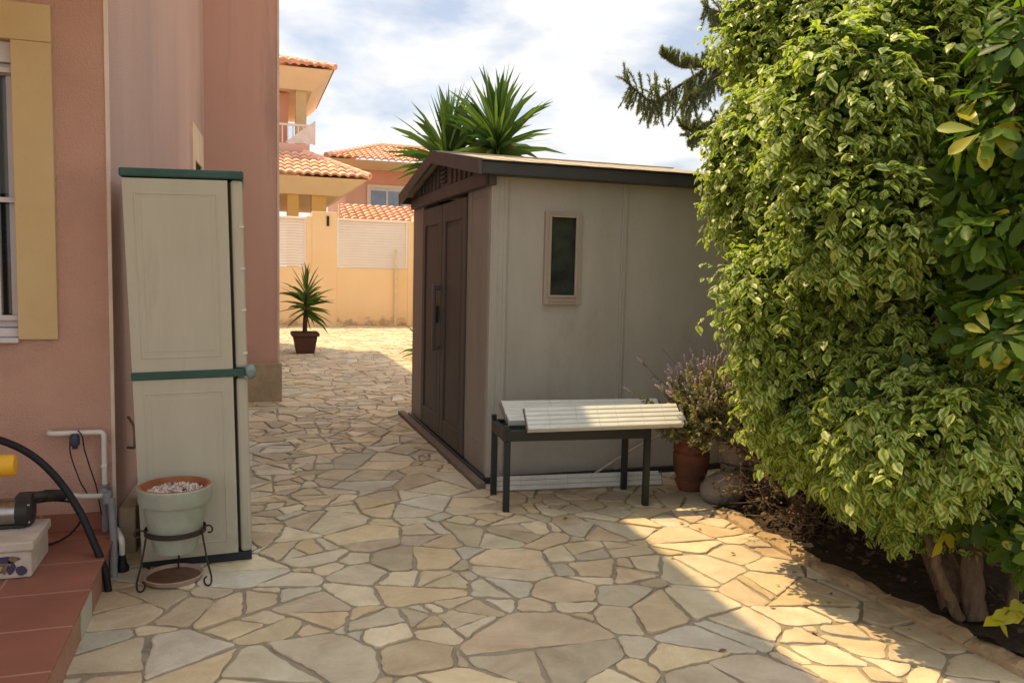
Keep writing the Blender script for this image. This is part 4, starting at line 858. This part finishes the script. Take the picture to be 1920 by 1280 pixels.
# ---- ficus hedge
FB = [(1655, 575, 4.0, .84), (1610, 335, 4.1, .90), (1660, 85, 4.3, .95), (1880, -60, 4.2, 1.05), (1585, 700, 3.55, .57), (1700, 810, 3.15, .45), (1835, 815, 2.95, .42), (1760, 450, 3.6, .5), (1840, 480, 4.2, .8), (1540, 550, 4.05, .48), (1640, 470, 3.5, .48), (1480, 300, 4.3, .52), (1500, 60, 4.5, .5), (1750, 180, 3.7, .55), (1850, 150, 4.4, .8), (1740, 610, 3.05, .40), (1800, 620, 3.8, .6), (2060, 600, 3.7, .6), (2150, 300, 3.8, 1.1), (1765, 815, 2.62, .25), (1865, 770, 2.5, .23), (1690, 855, 2.85, .26), (1700, 700, 3.0, .36), (1700, 400, 4.9, .9), (1620, 380, 3.0, .34), (1700, 230, 2.85, .36), (1760, 790, 2.42, .24), (1690, 790, 2.6, .27), (1475, 545, 3.6, .33), (1590, 190, 3.1, .36), (1770, 50, 2.8, .38), (1900, 400, 2.8, .35), (1900, 100, 2.8, .4)]
blobs = [(np.array(at(a, b, Y*(.87 if Y > 2.9 else .96))), r_*(.87 if Y > 2.9 else .96)) for a, b, Y, r_ in FB]
fi = thing('hedge', (2.76, 2.42, .05), 'huge variegated light green fig hedge filling the right side', 'hedge')
def inside(P, sh=0.):
    m_ = np.zeros(len(P), bool)
    for c, r_ in blobs: m_ |= (np.linalg.norm((P-c)*np.array([1, 1, 1.0]), axis=1) < r_-sh)
    return m_
allP = []; allD = []
for c, r_ in blobs:
    n = int(4*math.pi*r_*r_*370); d = rng.normal(size=(n, 3)); d /= np.linalg.norm(d, axis=1, keepdims=True)
    # uneven surface
    bump = .07*np.sin(d[:, 0]*7+c[0])*np.sin(d[:, 1]*6+c[1]*3)+.06*np.sin(d[:, 2]*9+c[2]*5)*np.cos(d[:, 0]*8)
    P = c+d*(r_*(.92+bump+rng.uniform(-.08, .05, n)))[:, None]
    k = ~inside(P, .12) & (P[:, 2] > .30)
    face = (d @ (np.array([0, 0, 1.4])-c)) / np.linalg.norm(c)
    k &= (face > -.25) | (rng.random(n) < .35)
    allP.append(P[k]); allD.append(d[k])
SP = np.concatenate(allP); SD = np.concatenate(allD); ns = len(SP)
lp = []; ld = []; lnn = []; tw = MB()
nl = 13
az = rng.uniform(0, 2*np.pi, ns)
d0 = SD*.75+np.array([-.12, -.05, .30])+rng.normal(size=(ns, 3))*.38; d0 /= np.linalg.norm(d0, axis=1, keepdims=True)
Ls = rng.uniform(.13, .30, ns); cur = SP-d0*Ls[:, None]*.55; dd = d0.copy()
for i in range(nl):
    dd = dd+np.array([0, 0, -.13]); dd /= np.linalg.norm(dd, axis=1, keepdims=True); cur = cur+dd*(Ls/nl)[:, None]
    side = np.cross(dd, [0, 0, 1.]); side /= np.linalg.norm(side, axis=1, keepdims=True)+1e-6; sg = 1 if i % 2 else -1
    ldir = dd*.55+side*sg*.75+np.array([0, 0, -.38])+rng.normal(size=(ns, 3))*.28
    lp.append(cur+rng.normal(size=(ns, 3))*.004); ld.append(ldir); lnn.append(np.array([0, 0, 1.])+SD*.55+side*sg*.25+rng.normal(size=(ns, 3))*.38)
LP = np.concatenate(lp); LD = np.concatenate(ld); LN = np.concatenate(lnn); keep = rng.random(len(LP)) < .9
LP, LD, LN = LP[keep], LD[keep], LN[keep]; n = len(LP)
A = frames(LD, LN)*(rng.choice([.026, .036, .044, .056], n)*rng.uniform(.85, 1.1, n)*np.where(LP[:, 1] < 3.3, 1.08, 1.0))[:, None, None]
cluster('foliage', LEAF_V, LEAF_F, LEAF_U, (A, LP), np.clip(rng.normal(.5, .28, n), 0, 1), M['ficus'], fi)
# inner leaves close the view through the crown
q = []
for c, r_ in blobs:
    n = int(r_**2*3400); d = rng.normal(size=(n, 3)); d /= np.linalg.norm(d, axis=1, keepdims=True); q.append(c+d*(r_*rng.uniform(.45, .86, n))[:, None])
Q = np.concatenate(q); Q = Q[Q[:, 2] > .35]; n = len(Q); A = frames(rng.normal(size=(n, 3))+np.array([0, 0, -.4]), rng.normal(size=(n, 3)))*rng.uniform(.07, .11, n)[:, None, None]
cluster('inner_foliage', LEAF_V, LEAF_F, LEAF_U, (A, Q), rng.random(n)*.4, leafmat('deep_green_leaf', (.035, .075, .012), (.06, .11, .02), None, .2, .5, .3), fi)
# twigs
g = MB()
for i in range(0, ns, 3):
    a = Vector(SP[i]-d0[i]*Ls[i]*.8); b = Vector(SP[i]); c = b+Vector(d0[i])*Ls[i]*.25+Vector((0, 0, -.05)); g.tube([a, b, c], [.003, .002, .001], 3, cap=False)
g.build('twigs', M['bark'], fi)
tb = Vector((2.80, 2.42, .03))
def limb(pts, r0_, r1_, name='trunk'):
    s = spline(pts, 6); n = len(s); g = MB(); g.tube([p+Vector((rnd.uniform(-.006, .006), rnd.uniform(-.006, .006), 0)) for p in s], [r0_+(r1_-r0_)*i/(n-1) for i in range(n)], 12); return g.build(name, M['bark'], fi)
limb([tb+Vector((.045, 0, 0)), tb+Vector((.05, .04, .18)), tb+Vector((.075, .10, .40)), tb+Vector((.16, .3, .9)), blobs[7][0].tolist()], .048, .025)
limb([tb+Vector((-.02, .02, .0)), tb+Vector((-.10, .05, .17)), at(1738, 1000, 2.5), at(1690, 900, 2.75), blobs[5][0].tolist()], .024, .012)
limb([tb+Vector((.045, .03, .0)), tb+Vector((.09, .06, .2)), tb+Vector((.12, .12, .45)), tb+Vector((.3, .5, 1.0))], .026, .014)
limb([tb+Vector((.05, .08, .0)), tb+Vector((.2, .5, .35)), tb+Vector((.4, 1.2, 1.0)), blobs[1][0].tolist(), blobs[2][0].tolist()], .07, .03)
limb([tb+Vector((.3, 1.1, .0)), tb+Vector((.35, 1.2, .6)), blobs[0][0].tolist(), blobs[9][0].tolist()], .06, .02)

# ---- umbrella plant
def schef(label, spots, base_, name='umbrella_plant'):
    t = thing(name, base_, label, 'shrub'); P = []; D = []; NN = []; S = []; g = MB(); yel = []
    for (c, r_, n) in spots:
        g = MB()
        for _ in range(n):
            d = Vector((rnd.gauss(0, 1), rnd.gauss(0, 1), rnd.gauss(0, 1))).normalized()
            if d.y > .6: d.y = -d.y
            p = Vector(c)+d*r_*rnd.uniform(.5, 1); ax = (d*.6+Vector((-.1, -.25, .55))+Vector((rnd.gauss(0, .25), rnd.gauss(0, .25), rnd.gauss(0, .2)))).normalized()
            u = ax.orthogonal().normalized(); v = ax.cross(u); k = rnd.choice((7, 8, 8, 9)); a0 = rnd.uniform(0, 6.28); sz = rnd.uniform(.075, .12)
            ry = rnd.random() < .07
            for j in range(k):
                a = a0+j*6.283/k+rnd.uniform(-.1, .1); o = u*math.cos(a)+v*math.sin(a)
                P.append(p+o*.025); D.append(o-ax*rnd.uniform(.05, .45)); NN.append(ax+o*.4); S.append(sz*rnd.uniform(.85, 1.1)); yel.append(ry and rnd.random() < .8)
            g.tube([p, p-ax*.05-d*.03, Vector(c)+d*r_*.3, Vector(c)], [.0025, .003, .005, .005], 4, cap=False)
        g.build('stems', M['bark'], t)
    P, D, NN, S, yel = map(np.array, (P, D, NN, S, yel)); A = frames(D, NN)
    LV = [(0,0,0), (-.07,.16,.0), (-.15,.38,.03), (-.21,.66,.03), (-.14,.88,-.01), (0,1.0,-.08), (.14,.88,-.01), (.21,.66,.03), (.15,.38,.03), (.07,.16,0), (0,.38,-.02), (0,.70,-.035)]
    LF = [(0,10,2,1), (10,11,3,2), (11,5,4,3), (0,9,8,10), (10,8,7,11), (11,7,6,5)]; LU = [0,-1,-1,-1,-1,0,1,1,1,1,0,0]
    for sel, mt_, nm in ((~yel, M['scheff'], 'leaves'), (yel, M['scheffy'], 'yellow_leaves')):
        if sel.sum(): cluster(nm, LV, LF, LU, (A[sel]*S[sel][:, None, None], P[sel]), rng.random(int(sel.sum())), mt_, t)
    g = MB(); b = Vector(base_); g.tube(spline([b, b+Vector((.02, 0, .4)), Vector(spots[0][0])], 5), .02, 8); g.build('trunk', M['bark'], t); return t
schef('tall glossy dark green umbrella plant at the right edge above the trunk', [(at(1945, 420, 2.1), .22, 40), (at(1935, 120, 2.15), .24, 42), (at(1910, 620, 2.05), .15, 30), (at(1825, 440, 2.2), .10, 18), (at(1830, 300, 2.25), .11, 18), (at(1885, 240, 2.15), .17, 26), (at(1840, 590, 2.2), .09, 14), (at(2060, 300, 2.9), .5, 40)], (3.3, 2.75, .05))
schef('low umbrella plant with yellow leaves at the bottom right corner', [(at(1930, 1010, 2.1), .13, 20), (at(1900, 930, 2.3), .18, 34), (at(1825, 930, 2.5), .12, 20), (at(1770, 930, 2.55), .08, 10), (at(1960, 780, 2.5), .2, 16)], (2.95, 2.35, .05))
# a few yellow leaves near the trunk foot
t = thing('yellow_sprig', at(1890, 1170, 2.12), 'low sprig of bright yellow leaves beside the trunk at the right edge', 'sprig')
P = []; D = []; g = MB()
for (q0, q1, Yq, nn_) in (((1925, 1120), (1868, 1168), 2.12, 9), ((1790, 960), (1762, 1015), 2.42, 6)):
    g = MB(); c = Vector(at(*q0, Yq)); c2 = Vector(at(*q1, Yq)); g.tube([c, c.lerp(c2, .5)+Vector((0, 0, .01)), c2], .003, 5); g.build('stem', M['bark'], t)
    for j in range(nn_):
        f = (j+.5)/nn_; P.append(c.lerp(c2, f)); D.append(((-1 if j % 2 else .6)+rnd.gauss(0, .25), -.25+rnd.gauss(0, .2), rnd.uniform(-1.1, .1)))
P = np.array(P, float); D = np.array(D, float); A = frames(D, np.tile([-.1, -.8, .55], (len(P), 1))+rng.normal(size=(len(P), 3))*.4)*rng.uniform(.07, .10, len(P))[:, None, None]
cluster('leaves', LEAF_V, LEAF_F, LEAF_U, (A, P), rng.random(len(P))*.8, M['scheffy'], t)

# ---- Norfolk pine behind the hedge
pn = thing('pine_tree', (6.3, 8.3, 0), 'dark feathery pine showing drooping branch tips left of the hedge', 'pine')
g = MB(); g.tube([(6.3, 8.3, 0), (6.35, 8.3, 3), (6.3, 8.3, 7)], [.16, .12, .05], 12); g.build('trunk', M['barkdark'], pn)
br_ = [([(6.3, 8.3, 4.5), at(1480, 70, 8.1), at(1370, 105, 8.0), at(1262, 168, 7.95), at(1222, 190, 7.93), at(1168, 148, 7.9)], .34, True), ([(6.3, 8.3, 4.9), at(1470, 20, 8.2), at(1380, 30, 8.2), at(1318, 12, 8.15)], .3, True), ([(6.3, 8.3, 3.4), at(1430, 262, 8.2), at(1340, 262, 8.1), at(1272, 235, 8.05)], .2, False),
       ([at(1340, 120, 7.97), at(1280, 125, 7.9), at(1238, 102, 7.88)], .15, False), ([at(1420, 90, 8.0), at(1330, 150, 7.85), at(1275, 200, 7.8)], .34, True), ([at(1400, 240, 8.1), at(1330, 230, 8.0), at(1290, 260, 7.95)], .22, True), ([(6.3, 8.3, 5.6), at(1500, -90, 8.2), at(1420, -60, 8.1), at(1360, -40, 8.1)], .3, True), ([(6.3, 8.3, 4.0), (6.9, 7.6, 4.2), (7.6, 7.2, 4.0)], .3, True), ([(6.3, 8.3, 6.2), (6.0, 7.2, 6.4), (5.8, 6.6, 6.6)], .3, True)]
NP = []; ND = []; gb2 = MB()
for pts, dl, hang in br_:
    s = spline([Vector(p) for p in pts], 12); n = len(s); gb2.tube(s, [.028*(1-.75*i/(n-1)) for i in range(n)], 6)
    tot = sum((s[i+1]-s[i]).length for i in range(n-1)); step_ = .034; acc = 0; 
    for i in range(int(n*.22) if len(pts) > 3 else 0, n-1):
        m_ = max(1, int((s[i+1]-s[i]).length/step_))
        for j in range(m_):
            p = s[i].lerp(s[i+1], j/m_); tdir = (s[i+1]-s[i]).normalized(); fr = i/n
            # short needles on the branch itself
            for _ in range(40): NP.append(p); ND.append(tdir*.5+Vector((rnd.gauss(0,1), rnd.gauss(0,1), rnd.gauss(0,1))).normalized()*1.0)
            for sd in (-1, -1, 1, 1):
                if rnd.random() < .25: continue
                L_ = dl*rnd.uniform(.45, 1.0)*(1.0 if fr < .8 else .8); dirn = Vector((rnd.gauss(0, .25), sd*.35+rnd.gauss(0, .2), -1.0 if (hang and rnd.random() < .8) else .55))
                dirn = (dirn+tdir*.25).normalized(); q_ = p.copy(); seg = 8; prev = q_.copy(); ch = [q_.copy()]
                for k in range(seg):
                    dirn = (dirn+Vector((rnd.gauss(0, .05), 0, -.05 if hang else .02))).normalized(); q2 = q_+dirn*L_/seg
                    for _ in range(16): NP.append(q_.lerp(q2, rnd.random())); ND.append(dirn*.8+Vector((rnd.gauss(0,1), rnd.gauss(0,1), rnd.gauss(0,1))).normalized()*.75)
                    q_ = q2; ch.append(q_.copy())
                gb2.tube(ch[::4]+[ch[-1]], .003, 3, cap=False)
gb2.build('branches', M['barkdark'], pn)
NP, ND = np.array(NP), np.array(ND); n = len(NP); A = frames(ND, rng.normal(size=(n, 3))); A[:, :, 0] *= .010; A[:, :, 1] *= rng.uniform(.026, .050, n)[:, None]; A[:, :, 2] *= .006
cluster('needles', [(-.5,0,0),(.5,0,0),(0,1,0)], [(0,1,2)], [0,0,0], (A, NP), rng.random(n), M['pine'], pn)

# ---- lavender
lv = thing('lavender', (2.79, 4.56, .45), 'straggly lavender bush with faded purple heads spilling over its clay pot', 'lavender')
P = []; D = []; g = MB(); gf = MB()
for i in range(900):
    a = rnd.uniform(0, 6.283); e = rnd.uniform(-.35, 1.25); L_ = rnd.uniform(.22, .46)
    d = Vector((math.cos(a)*math.cos(e)+.15, math.sin(a)*math.cos(e)*.7-.15, math.sin(e)*.95)); p0 = Vector((2.70+rnd.uniform(0, .32), 4.42+rnd.uniform(-.12, .12), .46)); pts = [p0]
    for k in range(5): d = d+Vector((rnd.gauss(0, .1), rnd.gauss(0, .1), .03)); pts.append(pts[-1]+d*L_/5)
    g.tube(pts, [.0022]*5+[.001], 3, cap=False)
    for k in range(1, 5):
        for _ in range(9): P.append(pts[k].lerp(pts[k+1], rnd.random())); D.append(d*.6+Vector((rnd.gauss(0,1), rnd.gauss(0,1), rnd.gauss(0,1)))*.6)
    if e > .3 and rnd.random() < .9:
        tp = pts[-1]; u_ = d.normalized(); gf.tube([tp, tp+u_*.05], .0012, 3, cap=False)
        for k in range(5): gf.tube([tp+u_*(.02+.009*k), tp+u_*(.028+.009*k)], [.0065+.002*(k % 2), .005], 5)
g.tube(spline([(2.85, 4.5, .6), (2.72, 4.6, .78), (2.60, 4.66, .93)], 5), .0014, 4)
g.build('stems', M['dry'], lv); gf.build('flowers', M['purple'], lv)
P, D = np.array([tuple(v) for v in P]), np.array([tuple(v) for v in D]); n = len(P); A = frames(D, rng.normal(size=(n, 3))+[0, 0, .5]); A[:, :, 0] *= .022; A[:, :, 1] *= rng.uniform(.022, .042, n)[:, None]; A[:, :, 2] *= .02
cluster('leaves', LEAF_V, LEAF_F, LEAF_U, (A, P), rng.random(n), M['lav'], lv)
# ---- dry brush under the hedge
db = thing('dry_brush', (3.2, 3.75, .05), 'tangle of dry brown twigs and dead leaves under the hedge', 'dead shrub')
g = MB(); P = []; D = []
for i in range(560):
    c = rnd.choice(((3.08, 3.7, .06), (3.14, 3.85, .2), (3.2, 3.95, .08), (3.25, 3.7, .06), (3.3, 4.2, .2), (3.5, 3.5, .06), (3.2, 4.1, .3))); p = Vector(c)+Vector((rnd.gauss(0, .12), rnd.gauss(0, .12), rnd.uniform(0, .1)))
    d = Vector((rnd.gauss(-.2, .7), rnd.gauss(-.1, .6), rnd.uniform(.1, 1.0))).normalized(); pts = [p]
    for k in range(5): d = (d+Vector((rnd.gauss(0, .25), rnd.gauss(0, .25), rnd.gauss(-.05, .2)))).normalized(); pts.append(pts[-1]+d*rnd.uniform(.05, .10))
    g.tube(pts, [rnd.uniform(.0015, .0035)]*5+[.001], 4, cap=False)
    for k in range(1, 5):
        for _ in range(5): P.append(tuple(pts[k]+Vector((rnd.gauss(0, .015), rnd.gauss(0, .015), rnd.gauss(0, .015))))); D.append((rnd.gauss(0,1), rnd.gauss(0,1), rnd.gauss(-.4,.7)))
g.build('twigs', M['dry'], db); P = np.array(P); D = np.array(D); n = len(P); A = frames(D, rng.normal(size=(n, 3)))*rng.uniform(.018, .035, n)[:, None, None]
cluster('dead_leaves', LEAF_V, LEAF_F, LEAF_U, (A, P), rng.random(n), leafmat('brown_leaf', (.17, .115, .07), (.08, .055, .035), None, .08, .8, .1), db)

n = 36; x_ = 2.62-np.abs(rng.normal(size=n))*.42; y_ = rng.uniform(1.2, 4.6, n); k = (x_ > .2); x_, y_ = x_[k], y_[k]; n = len(x_)
P = np.stack([x_, y_, np.full(n, .013)+rng.uniform(0, .006, n)], 1); d = rng.normal(size=(n, 3)); d[:, 2] *= .12; A = frames(d, np.tile([0, 0, 1.], (n, 1))+rng.normal(size=(n, 3))*.2)*rng.uniform(.018, .042, n)[:, None, None]
tag(cluster('fallen_leaves', LEAF_V, LEAF_F, LEAF_U, (A, P), rng.random(n), leafmat('fallen_leaf', (.34, .24, .12), (.16, .10, .06), None, .05, .8, .1)), 'small dry leaves scattered over the paving beside the bed', 'leaf litter', kind='stuff')
